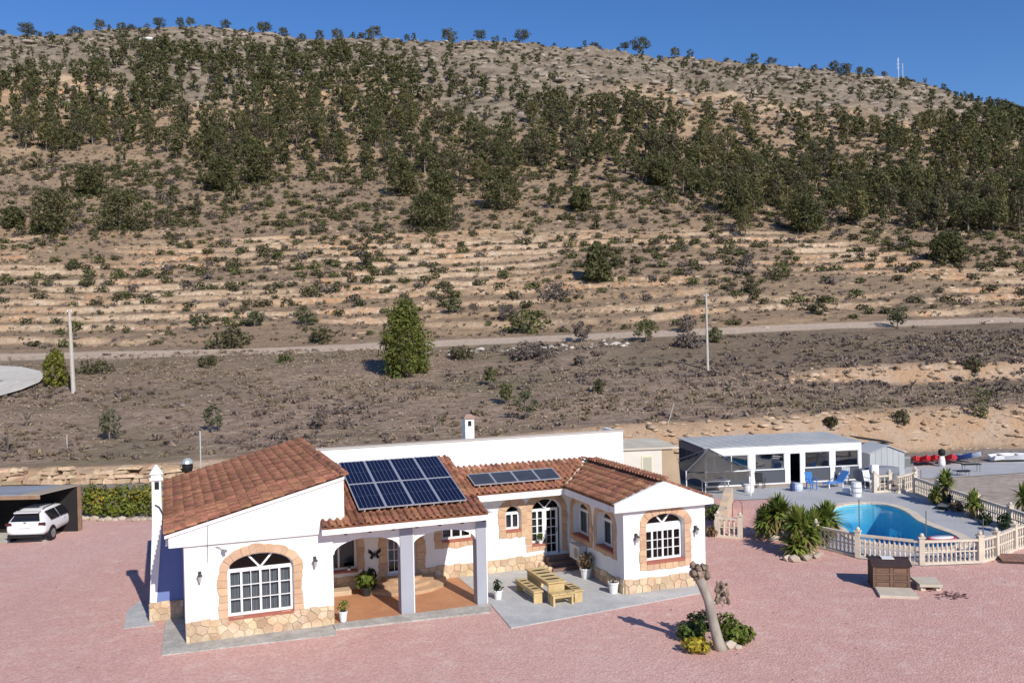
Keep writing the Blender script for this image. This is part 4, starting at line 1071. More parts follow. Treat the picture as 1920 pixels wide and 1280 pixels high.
def potted(u, v, z, r, h, lm, pr, n, ls, label, pm=potw, seed=1, ph=None, stems=False):
    e = empty('potted_plant', HW(u, v, z), TH, label, 'potted plant', None)
    mb = MB(); mb.lathe([(r * .72, 0), (r * .95, h * .85), (r * 1.06, h * .86), (r * 1.06, h), (r * .92, h), (r * .9, h * .9)], (0, 0, 0), 14, cap=False); mb.lathe([(r * .72, 0), (r * .72, .004)], (0, 0, 0), 14); mb.build('pot', pm, e, smooth=False)
    mb = MB(); mb.lathe([(r * .92, h * .88), (r * .92, h * .9)], (0, 0, 0), 12); mb.build('soil', earthm, e)
    if n:
        V, F = leafcloud((0, 0, h + (ph or pr) * .75), (pr, pr, ph or pr), n, ls, seed, .2)
        link_mesh('foliage', np_mesh('foliage', V, F, lm), e)
    return e
potted(15.10, 1.73, .03, .24, .40, leaf_r, .38, 240, .10, 'large white pot with a dry brownish bush beside the right wing wall', seed=3)
potted(15.14, -.62, .03, .20, .42, leaf_r, .12, 30, .07, 'white pot with bare soil at the corner of the right wing', seed=4)
potted(10.92, .46, .03, .17, .34, leaf_d, .24, 60, .12, 'white pot with a dark leafy plant just right of the second pillar', seed=5)
potted(5.12, .10, .055, .15, .36, leaf_l, .22, 90, .08, 'white pot with yellow flowers at the left foot of the porch', seed=6)
potted(6.50, 2.95, .036, .22, .30, leaf_l, .40, 200, .16, 'dark pot with a lush lime green plant inside the porch', potd, seed=7, ph=.36)
potted(6.75, 3.35, .036, .20, .30, leaf_d, .26, 50, .24, 'dark pot with tall dark leaves behind the lime green porch plant', potd, seed=8, ph=.34)
potted(14.08, 3.97, 1.03, .11, .16, leaf_g, .17, 90, .06, 'small white pot with a round green plant on the entrance window sill', seed=9)
potted(14.28, 3.98, 1.03, .07, .12, leaf_d, .08, 20, .05, 'tiny pot with dark sprigs beside the round green sill plant', potd, seed=10)
potted(6.05, 3.95, .80, .08, .10, leaf_g, .07, 20, .05, 'small white bowl on the dark porch window sill', seed=11)
# ------------------------------------------------------------ timber well box and slabs
r = empty('timber_box', (14.02, 34.48, 0), math.radians(-10), 'brown timber box with panelled front and dark lid on the gravel', 'storage box')
mb = MB(); mb.b2((-.66, 0, 0), (.66, .95, .86)); mb.build('carcass', woodd, r)
mb = MB(); mb.b2((-.66, -.02, 0), (-.56, -.001, .86)); mb.b2((.56, -.02, 0), (.66, -.001, .86)); mb.b2((-.06, -.02, 0), (.06, -.001, .86))
for z in (0, .27, .53, .80): mb.b2((-.559, -.018, z), (-.061, -.001, z + .06)); mb.b2((.061, -.018, z), (.559, -.001, z + .06))
mb.build('front_frame', woodm, r)
for x in (-.54, .08):
    for z in (.075, .345, .605):
        mb = MB(); mb.b2((x, -.010, z), (x + .46, -.0015, z + .17)); mb.build('panel', woodm, r)
mb = MB(); mb.add([(-.72, -.08, .86), (.72, -.08, .86), (.72, .35, 1.0), (-.72, .35, 1.0), (-.72, 1.0, .95), (.72, 1.0, .95), (-.72, -.08, .90), (.72, -.08, .90), (.72, .35, 1.05), (-.72, .35, 1.05), (-.72, 1.0, 1.0), (.72, 1.0, 1.0)],
                  [(6, 7, 8, 9), (9, 8, 11, 10), (1, 0, 3, 2), (2, 3, 4, 5), (0, 1, 7, 6), (5, 4, 10, 11), (1, 2, 8, 7), (2, 5, 11, 8), (3, 0, 6, 9), (4, 3, 9, 10)]); mb.build('lid', mat('lid_felt', (.055, .035, .035), (.04, .026, .028), 6, .8), r)
mb = MB(); mb.add([Vector((-.18, .30, 1.04)), Vector((.22, .30, 1.04)), Vector((.24, .75, 1.03)), Vector((-.16, .75, 1.03))], [(0, 1, 2, 3)]); mb.v = [(x, y, z + .02 + (-.0 if y < .5 else -.0)) for x, y, z in mb.v] 
tile_ = MB(); tile_.box((14.06, 34.98, 1.065), (.44, .42, .03), math.radians(-10)); tag(tile_.build('roof_tile_slab', potw), 'white square slab lying on the lid of the timber box', 'slab')
slabm = mat('limestone_slab', (.58, .52, .42), (.50, .44, .35), 2, .9, .4, 25, .01)
mb = MB(); mb.prism([(13.16, 33.42), (14.46, 33.17), (14.66, 34.26), (13.40, 34.50)], .0, .10, ins=.01); tag(mb.build('stone_slab', slabm), 'large cream slab lying in front of the timber box', 'slab', 'cream slabs by the timber box')
mb = MB(); mb.prism([(14.92, 34.12), (15.72, 34.02), (15.95, 35.1), (15.02, 35.2)], .16, .26, ins=.01); 
for x, y in ((15.05, 34.3), (15.6, 34.25), (15.3, 34.9)): mb.box((x, y, .08), (.22, .22, .16), .3)
tag(mb.build('stone_slab', slabm), 'cream slab propped on blocks right of the timber box', 'slab', 'cream slabs by the timber box')

# ------------------------------------------------------------ pollarded tree with planting
b = at(1352, 1218); r = empty('pollarded_tree', b, 0, 'leaning pollarded tree with knobbly head on the pink gravel', 'tree')
T = lambda px, py, dy=0.0: cf * 0 + (lambda q: q - b)(CAM + (cf + cr * ((px - 960) / FPX) - cu * ((py - 640) / FPX)) * ((b.y + dy) / (cf + cr * ((px - 960) / FPX) - cu * ((py - 640) / FPX)).y))
mb = MB(); tr_ = [T(1354, 1224), T(1345, 1196), T(1336, 1160), T(1328, 1125), T(1318, 1098), T(1312, 1082)]
mb.tube(tr_, [.22, .165, .155, .14, .155, .19], 10); rs = random.Random(12)
mb.tube([T(1334, 1134), T(1341, 1128, .1), T(1346, 1112, .15)], [.06, .05, .045], 6)
mb.build('trunk', palebark, r, smooth=True)
mb = MB()
for k in range(26):
    c = Vector(T(1313, 1072)) + Vector((rs.uniform(-.22, .24), rs.uniform(-.22, .22), rs.uniform(-.16, .20))); q = rs.uniform(.06, .12); mb.blob(c, (q, q, q * 1.1), .25, rs=rs)
mb.blob(T(1313, 1076), (.22, .2, .2), .2, rs=rs); mb.blob(T(1297, 1074), (.10, .1, .13), .2, rs=rs)
mb.build('pollard_head', mat('pollard_bark', (.16, .115, .085), (.28, .22, .17), 5, .95, .6, 20, .02, rnd=.25), r)
mb = MB()
for k in range(44):
    c = Vector(T(1350, 1108, .15)) + Vector((rs.uniform(-.14, .26), rs.uniform(-.15, .15), rs.uniform(-.45, .28))); q = rs.uniform(.03, .07); mb.blob(c, (q, q, q * 1.5), .3, rs=rs)
    if k % 2: mb.tube([Vector(T(1344, 1128, .1)), (Vector(T(1344, 1120, .1)) + c) / 2, c], [.03, .025, .02], 4)
mb.build('side_branch', bpy.data.materials['pollard_bark'], r)
def bush(px, py, rx, rz_, lm, n, ls, label, seed, cat='shrub', group=None, name='shrub', dy=0):
    p = at(px, py); V, F = leafcloud((0, 0, rz_ * .9), (rx, rx * .8, rz_), n, ls, seed, .35)
    V[:, 2] = np.abs(V[:, 2]); e = empty(name, (p.x, p.y + dy, 0), 0, label, cat, group)
    link_mesh('foliage', np_mesh('foliage', V, F, lm), e)
    mb = MB()
    for k in range(5): a = k * 1.257; mb.tube([(0, 0, 0), (rx * .5 * math.cos(a), rx * .4 * math.sin(a), rz_ * 1.1)], [.03, .012], 4)
    mb.build('stem', bark, e); return e
bush(1296, 1200, .52, .34, leaf_g, 420, .13, 'green leafy shrub left of the pollarded tree', 1, group='shrubs round the pollarded tree')
bush(1385, 1205, .55, .32, leaf_l, 420, .13, 'yellowish green leafy shrub right of the pollarded tree', 2, group='shrubs round the pollarded tree')
bush(1318, 1180, .55, .34, leaf_d, 320, .12, 'dark shrub just behind the pollarded tree trunk', 3, group='shrubs round the pollarded tree')
bush(1360, 1182, .45, .32, leaf_l, 260, .12, 'lime green shrub behind the right side of the pollarded trunk', 4, group='shrubs round the pollarded tree')
bush(1308, 1222, .52, .24, leaf_y, 330, .11, 'low yellow leaved shrub in front of the pollarded tree', 5, group='shrubs round the pollarded tree')
for i, (px, py, s, lb) in enumerate(((1370, 1214, .20, 'pale rock against the foot of the pollarded tree'), (1383, 1216, .13, 'small pale rock right of the pollarded tree foot'), (1328, 1216, .10, 'small brown rock among the yellow leaves'))):
    p = at(px, py); mb = MB(); mb.blob((p.x, p.y, s * .5), (s, s * .8, s * .7), .2, rs=rs); tag(mb.build('rock', mat('pale_rock', (.52, .45, .36), (.42, .35, .28), 4, .9, .5, 20, .02, rnd=.12) if i == 0 else bpy.data.materials['pale_rock']), lb, 'rock')

# ------------------------------------------------------------ yuccas and small palms
def rosette(mb, c, R, n, rs, w=.09, droop=.5, up=.9):
    for k in range(n):
        az = rs.uniform(0, 2 * math.pi); el = math.radians(rs.uniform(-35, 85)); L = R * rs.uniform(.75, 1.1)
        d = Vector((math.cos(az) * math.cos(el), math.sin(az) * math.cos(el), math.sin(el))); s = Vector((-math.sin(az), math.cos(az), 0)) * w
        p1 = c + d * L * .5; p2 = c + d * L - Vector((0, 0, droop * L * (math.cos(el)) * .35))
        mb.add([c - s * .5, c + s * .5, p1 + s, p1 - s, p2], [(0, 1, 2, 3), (3, 2, 4)], 0 if el > -.2 else 1)
yuc = leafmat('yucca_leaf', (.25, .29, .06), (.14, .19, .04), .3, .4); yucd = leafmat('yucca_dry', (.24, .19, .075), (.17, .14, .06), .15, .3)
def yucca(px, py, heads, label, seed, R=.98, n=190, name='yucca_palm', group='yuccas and palms round the pool', tw=.10, z0=0.0):
    b = at(px, py, z0); r = empty(name, b, 0, label, 'yucca', group); rs = random.Random(seed)
    for (dx, dy, h, k) in heads:
        mb = MB(); mb.tube([(dx * .15, dy * .15, 0), (dx * .6, dy * .6, h * .55), (dx, dy, h)], [tw * 1.3, tw, tw], 7); mb.build('trunk', bark, r)
        mb = MB(); rosette(mb, Vector((dx, dy, h)), R * k, n, rs); rosette(mb, Vector((dx, dy, h - .3 * k)), R * k * .8, n // 3, rs, droop=1.2); mb.build('leaf_crown', [yuc, yucd], r)
    return r
yucca(1455, 1010, [(-.45, .1, .80, .9), (.15, .0, 1.20, 1.05), (.4, .4, .85, .9)], 'tall yucca at the left of the big clump by the pool entrance', 1)
yucca(1492, 1040, [(-.05, -.2, .45, .85), (.2, .25, 1.25, 1.05), (.45, -.1, .85, .9)], 'leafy yucca in the middle of the clump above the pale rocks', 2, n=160)
yucca(1530, 1022, [(.55, .2, 1.10, 1.05), (-.1, -.1, .90, .95), (.2, .3, .55, .8)], 'yucca at the right of the clump hiding the pool edge', 3)
rs = random.Random(21); nm = ['flat pale rock at the front of the yucca bed', 'rounded pale rock right of the yucca bed', 'pale rock left of the yucca bed', 'small pale rock at the right tip of the yucca bed', 'broken pale rock in the middle of the yucca bed', 'tall pale rock against the yucca trunk', 'pale block by the left yucca trunk', 'small pale rock behind the yucca bed edge']
for i, (px, py, s) in enumerate(((1490, 1052, .30), (1515, 1050, .26), (1478, 1050, .24), (1532, 1046, .2), (1503, 1047, .22), (1520, 1040, .24), (1452, 1014, .28), (1538, 1040, .16))):
    p = at(px, py); mb = MB(); mb.blob((p.x, p.y, s * .4), (s, s * .8, s * .65), .25, rs=rs); tag(mb.build('rock', bpy.data.materials['pale_rock']), nm[i], 'rock', 'pale rocks round the yucca bed')
yucca(1771, 948, [(0, 0, 1.15, .8), (-.35, .1, .6, .6), (.2, .2, 1.5, .7)], 'tall young palm growing against the back balustrade', 5, .95, 60)
yucca(1826, 970, [(0, 0, .75, .85)], 'young palm with a stout trunk at the back right of the pool', 6, .95, 80, tw=.17)
yucca(1920, 968, [(0, 0, 1.0, .9)], 'dark palm cut by the right edge of the picture', 7, .95, 70)
for i, (px, py, rx, rz_, lm, lb) in enumerate(((1752, 944, .35, .45, leaf_y, 'yellow leaved shrub left of the tall young palm'), (1796, 958, .4, .28, leaf_r, 'low dry plants in the bed behind the pool deck'), (1848, 985, .35, .35, leaf_d, 'dark shrub by the back right balustrade'), (1885, 998, .4, .5, leaf_d, 'dark rounded shrub at the back right corner of the deck'), (1338, 975, .5, .45, leaf_l, 'lime green shrub behind the right wing corner'), (1335, 1005, .4, .25, leaf_r, 'dry brown plant beside the right wing corner'))):
    bush(px, py, rx, rz_, lm, 180, .13, lb, 40 + i)

# ------------------------------------------------------------ pool house
A_, B_ = at(1322, 914), at(1616, 899); d_ = B_ - A_; PL_ = d_.length; rzP = math.atan2(d_.y, d_.x)
ph_ = empty('pool_house', A_, rzP, 'white glazed pool house with grey roof and grey panels behind the deck', 'building')
pf = PL((0, 0, 0), (1, 0, 0), (0, -1, 0)); H1, H2, DP = 1.94, 2.42, 4.6
greyp = mat('grey_panel', (.075, .085, .105), rough=.6); pvc = mat('white_pvc', (.78, .79, .80), rough=.4, spec=.4)
fr = lambda z: (z - 585) / 1032 * PL_
mb = MB(); pf.box(mb, 0, PL_, H1, H2, -.12, 0); mb.build('fascia', pvc, ph_)
for x in (1110, 1215, 885, 1415):
    mb = MB(); pf.box(mb, fr(x) - .015, fr(x) + .015, H1 + .02, H2 - .02, 0, .012); mb.build('fascia_joint', pvc, ph_)
bays = [(585, 648), (648, 868), (908, 1105), (1235, 1405), (1437, 1598)]; pil = [(868, 908), (1105, 1135), (1210, 1235), (1405, 1437), (1598, 1617), (560 + 25, 600)]
for a, b in pil:
    mb = MB(); pf.box(mb, fr(a), fr(b), 0, H1 - .002, -.14, .012); mb.build('pillar', pvc, ph_)
tinted = glass.copy(); tinted.name = 'tinted_glass'
for nd in tinted.node_tree.nodes:
    if nd.type == 'BSDF_TRANSPARENT': nd.inputs[0].default_value = (.55, .68, .82, 1)
    if nd.type == 'FRESNEL': nd.inputs[0].default_value = 3.2
cblue = mat('curtain_blue', (.42, .50, .62), (.28, .36, .48), 3, .9, sc=(5, 5, .3), trans=.3)
for i, (a, b) in enumerate(bays):
    a, b = fr(a) + .003, fr(b) - .003
    mb = MB(); pf.box(mb, a, b, .08, .90, -.08, -.04); mb.build('panel', greyp, ph_)
    f = MB(); pf.box(f, a, b, .90, .96, -.09, .0); pf.box(f, a, b, 1.90, 1.925, -.09, -.01); pf.box(f, a, a + .05, 1.0, 1.90, -.09, -.01); pf.box(f, b - .05, b, 1.0, 1.90, -.09, -.01); pf.box(f, a, b, 0, .08, -.09, .01)
    if b - a > 2: pf.box(f, (a + b) / 2 - .025, (a + b) / 2 + .025, 1.0, 1.90, -.085, -.02)
    w = f.build('window', pvc, ph_)
    g = MB(); g.add([pf.p(a + .03, .96, -.06), pf.p(b - .03, .96, -.06), pf.p(b - .03, 1.90, -.06), pf.p(a + .03, 1.90, -.06)], [(0, 1, 2, 3)]); g.build('pane', tinted, w)
    for c0, c1 in ((.03, .26), (.66, .97)) if i > 2 else ((.05, .2), (.72, .96)):
        g = MB(); n = 14; x0, x1 = a + (b - a) * c0, a + (b - a) * c1; vs = []
        for k in range(n + 1): dd = -.2 + .03 * math.sin(k * 2.1); xx = x0 + (x1 - x0) * k / n; vs += [pf.p(xx, .7, dd), pf.p(xx, 1.9, dd)]
        g.add(vs, [(2 * k, 2 * k + 2, 2 * k + 3, 2 * k + 1) for k in range(n)]); g.build('curtain', cblue, w)
f = MB(); a, b = fr(1135), fr(1210); pf.box(f, a, a + .05, 0, 1.925, -.08, .0); pf.box(f, b - .05, b, 0, 1.925, -.08, .0); pf.box(f, a + .05, b - .05, 1.87, 1.925, -.08, 0); f.build('door_frame', pvc, ph_)
mb = MB(); q = [pf.p(x, z, dd) for dd in (-.3, -DP + .1) for x, z in ((.05, .02), (PL_ - .05, .02), (PL_ - .05, 2.38), (.05, 2.38))]; mb.add(q, [(4, 5, 6, 7), (0, 4, 7, 3), (5, 1, 2, 6), (0, 1, 5, 4), (3, 7, 6, 2)]); mb.build('room_lining', mat('pool_house_interior', (.09, .11, .14), rough=.9), ph_)
bl = mat('side_shade_blue', (.08, .10, .16), rough=.5)  # dark tone of the shaded left end wall, put into its base colour
lf = PL((0, 0, 0), (0, -1, 0), (-1, 0, 0))
mb = MB(); lf.box(mb, -DP, 0, 0, .9, -.1, 0); lf.box(mb, -DP, 0, 1.95, 2.41, -.1, 0); 
for s in (-DP, -DP * .68, -DP * .36, -.12): lf.box(mb, s, s + .12, .9, 1.95, -.1, .0)
mb.build('side_wall', bl, ph_)
for s in (-DP, -DP * .68, -DP * .36):
    g = MB(); g.add([lf.p(s + .12, .9, -.05), lf.p(s + DP * .32 - .0, .9, -.05), lf.p(s + DP * .32, 1.95, -.05), lf.p(s + .12, 1.95, -.05)], [(0, 1, 2, 3)]); g.build('pane', glass, ph_)
mb = MB(); mb.b2((PL_ - .06, .13, 0), (PL_ - .01, DP, 2.41)); mb.b2((0.0, DP - .05, 0), (PL_ - .07, DP, 2.41)); mb.build('back_wall', pvc, ph_)
roofg = mat('grey_roof_sheet', (.38, .40, .41), (.46, .47, .47), .5, .7, fine=.08, fscale=4)
n = 18
for k in range(n):
    x0, x1 = -.08 + (PL_ + .16) * k / n, -.08 + (PL_ + .16) * (k + 1) / n - .03
    mb = MB(); mb.add([(x0, -.05, 2.425), (x1, -.05, 2.425), (x1, DP + .1, 2.53), (x0, DP + .1, 2.53), (x0, -.05, 2.465), (x1, -.05, 2.465), (x1, DP + .1, 2.57), (x0, DP + .1, 2.57)], [(4, 5, 6, 7), (3, 2, 1, 0), (0, 1, 5, 4), (1, 2, 6, 5), (2, 3, 7, 6), (3, 0, 4, 7)]); mb.build('roof_sheet', roofg, ph_)
mb = MB(); mb.add([(-.05, -.02, 2.422), (PL_ + .05, -.02, 2.422), (PL_ + .05, DP, 2.525), (-.05, DP, 2.525)], [(0, 1, 2, 3)]); mb.build('roof', roofg, ph_)

# cream annexe between the villa and the pool house
a, b = at(1168, 888), at(1304, 880); a = Vector((X(1163, 52), 52.0, 0)); rA = math.radians(8)
an = empty('annexe', a, rA, 'low cream annexe with one window between the villa and the pool house', 'building')
crm = mat('annexe_render', (.66, .64, .58), (.60, .57, .50), 1, .8); tan = mat('annexe_tan', (.42, .33, .22), (.36, .28, .19), 1, .8)
w3 = lambda px: (px - 1163) / FPX * 53
mb = MB(); pf.box(mb, 0, w3(1238), 0, 3.05, -.2, 0); mb.build('wall', crm, an)
mb = MB(); pf.poly(mb, [(w3(1238), 0), (w3(1276), 0), (w3(1270), 2.2), (w3(1258), 3.05), (w3(1238), 3.05)], -.2, -.004); mb.build('tan_wall', tan, an)
mb = MB(); pf.box(mb, w3(1199), w3(1221), 1.35, 2.72, -.02, .03); wn = mb.build('window', mat('cream_frame', (.66, .62, .45), rough=.6), an)
mb = MB(); pf.box(mb, w3(1202), w3(1218), 1.45, 2.62, .0, .036); mb.build('pane', mat('frosted_pane', (.42, .42, .34), rough=.3), wn)
mb = MB(); mb.b2((-.1, -.12, 3.06), (w3(1270), 4.2, 3.16)); mb.build('roof', mat('cream_roof', (.62, .58, .48), (.5, .45, .36), .8, .8), an)

# ------------------------------------------------------------ gauze gazebo
c = at(1330, 921); g0 = empty('gazebo', c, .08, 'grey gauze gazebo with sagging roof on thin white poles beside the pool house', 'gazebo')
def gauze():
    m = bpy.data.materials.new('grey_gauze'); m.use_nodes = True; t = NT(m); out = t.n('ShaderNodeOutputMaterial'); d = t.n('ShaderNodeBsdfDiffuse'); d.inputs[0].default_value = (.10, .095, .09, 1); tr = t.n('ShaderNodeBsdfTransparent'); mx = t.n('ShaderNodeMixShader', Fac=.16)
    t.l(d.outputs[0], mx.inputs[1]); t.l(tr.outputs[0], mx.inputs[2]); t.l(mx.outputs[0], out.inputs[0]); return m
gz = gauze(); h = 1.8; N = 10; mb = MB(); vs = []
for j in range(N + 1):
    for i in range(N + 1):
        x, y = -h + 2 * h * i / N, -h + 2 * h * j / N; q = max(abs(x), abs(y)) / h
        z = 2.62 - 1.05 * q ** 1.1 - .14 * math.sin(q * math.pi) + .05 * math.sin(3 * x + 2 * y) * q - .10 * (1 - abs(abs(x) - abs(y)) / h) * 0
        z -= .16 * q * (1 - min(abs(x), abs(y)) / h) 
        vs.append((x, y, z))
mb.add(vs, [(j * (N + 1) + i, j * (N + 1) + i + 1, (j + 1) * (N + 1) + i + 1, (j + 1) * (N + 1) + i) for j in range(N) for i in range(N)]); mb.build('canopy', gz, g0, smooth=True)
for sx in (-1, 1):
    for sy in (-1, 1):
        mb = MB(); mb.tube([(sx * 1.9, sy * 1.9, 0), (sx * 1.92, sy * 1.92, 1.6)], .035, 6); mb.build('pole', plasticw, g0)
        mb = MB(); mb.tube([(sx * 1.88, sy * 1.88, 1.57), (sx * .9, sy * .9, 2.08), (0, 0, 2.58)], .022, 5); mb.build('roof_rib', metalg, g0)
for sy in (-1, 1):
    mb = MB(); vs = []; n = 16
    for k in range(n + 1): x = -1.92 + 3.84 * k / n; vs += [(x, sy * 1.94, 1.46 + .04 * math.sin(k * 1.3)), (x, sy * 1.96 + .03 * math.sin(k * 2), 1.05 + .12 * math.sin(k * .9))]
    mb.add(vs, [(2 * k, 2 * k + 1, 2 * k + 3, 2 * k + 2) for k in range(n)]); mb.build('valance', gz, g0)
mb = MB(); mb.box((0, 0, .72), (1.6, .8, .05)); 
gt = empty('garden_table', c + Vector((.3, -.3, 0)), .1, 'pale table standing under the grey gazebo', 'table')
mb.build('table_top', plasticw, gt)
for sx in (-1, 1):
    for sy in (-1, 1): m2 = MB(); m2.tube([(sx * .7, sy * .32, 0), (sx * .7, sy * .32, .69)], .03, 5); m2.build('leg', plasticw, gt)

# ------------------------------------------------------------ deck clutter
def chair(px, py, rz, m, label, name='garden_chair', k=1.0):
    r = empty(name, at(px, py, .006), rz, label, 'chair', 'plastic chairs on the pool deck'); r.scale = (k, k, k)
    mb = MB(); mb.box((0, 0, .42), (.50, .48, .04)); mb.build('seat', m, r)
    mb = MB()
    for i in range(5): mb.add([(-.22 + i * .10, .24, .44), (-.15 + i * .10, .24, .44), (-.15 + i * .10, .36, .95), (-.22 + i * .10, .36, .95), (-.22 + i * .10, .27, .44), (-.15 + i * .10, .27, .44), (-.15 + i * .10, .39, .95), (-.22 + i * .10, .39, .95)], [(0, 1, 2, 3), (7, 6, 5, 4), (0, 4, 5, 1), (2, 6, 7, 3), (1, 5, 6, 2), (3, 7, 4, 0)])
    mb.box((0, .375, .96), (.5, .04, .06)); mb.build('backrest', m, r)
    for sx in (-1, 1):
        mb = MB(); mb.box((sx * .25, .03, .63), (.05, .46, .035)); mb.box((sx * .25, -.18, .52), (.045, .045, .2)); mb.build('armrest', m, r)
        for sy in (-1, 1): mb = MB(); mb.box((sx * .21, sy * .20, .2), (.05, .05, .4), taper=.9); mb.build('leg', m, r)
    return r
bluep = mat('blue_plastic', (.04, .20, .55), rough=.4, spec=.5)
chair(1522, 917, .3, bluep, 'blue plastic chair standing alone on the pool deck')
chair(1583, 906, -.6, plasticw, 'white plastic chair behind the blue lounger')
chair(1632, 915, .4, plasticw, 'white plastic chair beside the white barrel', k=1.05)
chair(1426, 914, 2.6, mat('dark_plastic', (.06, .05, .05), rough=.5), 'dark chair standing near the gazebo')
r = empty('sun_lounger', at(1562, 913, .006), .35, 'bright blue sun lounger with raised back on the pool deck', 'sun lounger')
mb = MB(); mb.box((0, 0, .30), (1.2, .6, .05)); mb.build('seat', bluep, r)
mb = MB(); mb.add([(.45, -.32, .32), (.45, .32, .32), (.95, .32, .95), (.95, -.32, .95), (.50, -.32, .30), (.50, .32, .30), (1.0, .32, .93), (1.0, -.32, .93)], [(3, 2, 1, 0), (4, 5, 6, 7), (0, 1, 5, 4), (2, 3, 7, 6), (1, 2, 6, 5), (3, 0, 4, 7)]); mb.build('backrest', bluep, r)
for sx in (-1, 1):
    for sy in (-1, 1): mb = MB(); mb.box((sx * .5, sy * .26, .14), (.06, .06, .28)); mb.build('leg', plasticw, r)
def barrel(px, py, rr, hh, m, label, name='barrel', cat='barrel', bands=True):
    r = empty(name, at(px, py, .006), 0, label, cat)
    mb = MB(); mb.lathe([(rr * .86, 0), (rr, hh * .3), (rr, hh * .7), (rr * .88, hh)], (0, 0, 0), 14); mb.build('body', m, r, smooth=False)
    mb = MB(); mb.lathe([(rr * .92, hh), (rr * .92, hh + .04)], (0, 0, 0), 14); mb.build('lid', m, r)
    if bands:
        for q in (.32, .68): mb = MB(); mb.lathe([(rr * 1.03, hh * q - .02), (rr * 1.03, hh * q + .02)], (0, 0, 0), 14); mb.build('hoop', metalg, r)
    return r
barrel(1606, 930, .30, .78, plasticw, 'white barrel at the back edge of the pool')
barrel(1404, 922, .32, .42, plasticw, 'low white tub beside the gazebo', 'tub', 'tub', False)
barrel(1496, 919, .30, .40, mat('pale_blue_plastic', (.55, .62, .74), rough=.4), 'pale blue tub left of the blue chair', 'tub', 'tub', False)
barrel(1486, 920, .14, .42, mat('navy_bag', (.03, .05, .16), rough=.6), 'small navy bin beside the pale blue tub', 'bin', 'bin', False)
barrel(1588, 925, .25, .30, plasticw, 'short white tub left of the white barrel', 'tub', 'tub', False)
r = empty('covered_boat', at(1648, 908), .12, 'grey covered boat standing behind the deck balustrade', 'boat')
mb = MB(); L, wd = 2.6, .75; secs = []
for i in range(9):
    t = i / 8; x = -L / 2 + L * t; w = wd * (1 - max(0, (t - .45) / .55) ** 2 * .85); secs.append([(x, -w, .75), (x, -w * .8, .35), (x, 0, .22 + .3 * max(0, t - .6)), (x, w * .8, .35), (x, w, .75), (x, w * .5, .95 + .15 * math.sin(t * 3)), (x, 0, 1.02 + .15 * math.sin(t * 3)), (x, -w * .5, .95 + .15 * math.sin(t * 3))])
b0_ = 0; mb.add([p for s in secs for p in s], [(i * 8 + k, i * 8 + (k + 1) % 8, (i + 1) * 8 + (k + 1) % 8, (i + 1) * 8 + k) for i in range(8) for k in range(8)] + [tuple(range(8))[::-1], tuple(range(64, 72))]); mb.build('hull_cover', mat('grey_tarp', (.20, .215, .25), (.16, .17, .20), 2, .7), r)
mb = MB(); mb.box((-.7, 0, .15), (.15, 1.1, .3)); mb.box((.6, 0, .15), (.15, 1.1, .3)); mb.build('trestle', woodm, r)
r = empty('boiler_cabinet', at(1639, 912), .1, 'tall white cabinet standing beside the covered boat', 'cabinet')
mb = MB(); mb.b2((-.22, -.2, 0), (.22, .2, 1.35)); mb.build('body', plasticw, r)
mb = MB(); mb.b2((-.19, -.215, .05), (.19, -.201, 1.30)); mb.build('door', plasticw, r)
mb = MB(); mb.b2((.12, -.23, .62), (.15, -.216, .76)); mb.build('handle', metalg, r)
# garden shed
r = empty('garden_shed', at(1664, 893), .10, 'pale grey garden shed with low pitched roof right of the pool house', 'shed')
shm = mat('shed_panel', (.42, .44, .46), (.38, .40, .42), 1, .6); gf = PL((0, 0, 0), (1, 0, 0), (0, -1, 0))
hw_ = 1.18
for k in range(6):
    x0, x1 = -hw_ + 2 * hw_ * k / 6 + .008, -hw_ + 2 * hw_ * (k + 1) / 6 - .008; zz = lambda x: 1.95 - .42 * abs(x) / hw_
    mb = MB(); gf.poly(mb, orient([(x0, 0), (x1, 0), (x1, zz(x1)), (x0, zz(x0))]), -.04, 0); mb.build('front_panel', shm, r)
mb = MB(); mb.b2((-hw_, .041, 0), (hw_, 2.2, 1.52)); mb.build('body', shm, r)
for sx in (-1, 1):
    mb = MB(); a = (0, 2.0); mb.add([(0, -.1, 2.0), (sx * (hw_ + .12), -.1, 1.5), (sx * (hw_ + .12), 2.3, 1.5), (0, 2.3, 2.0), (0, -.1, 2.04), (sx * (hw_ + .12), -.1, 1.54), (sx * (hw_ + .12), 2.3, 1.54), (0, 2.3, 2.04)], [(4, 5, 6, 7), (3, 2, 1, 0), (0, 1, 5, 4), (1, 2, 6, 5), (2, 3, 7, 6), (3, 0, 4, 7)]); mb.build('roof', mat('shed_roof', (.50, .52, .53), rough=.5) if sx < 0 else bpy.data.materials['shed_roof'], r)
r = empty('lean_to', at(1640, 880), .08, 'white lean-to with black sloping roof behind the garden shed', 'shed')
mb = MB(); mb.b2((-1.1, 0, 0), (1.1, 1.0, 1.72)); mb.build('wall', pvc, r)
mb = MB(); mb.add([(-1.2, -.2, 2.15), (1.25, -.2, 1.75), (1.25, 1.2, 1.78), (-1.2, 1.2, 2.18), (-1.2, -.2, 2.20), (1.25, -.2, 1.80), (1.25, 1.2, 1.83), (-1.2, 1.2, 2.23)], [(4, 5, 6, 7), (3, 2, 1, 0), (0, 1, 5, 4), (1, 2, 6, 5), (2, 3, 7, 6), (3, 0, 4, 7)]); mb.build('roof', darkm, r)
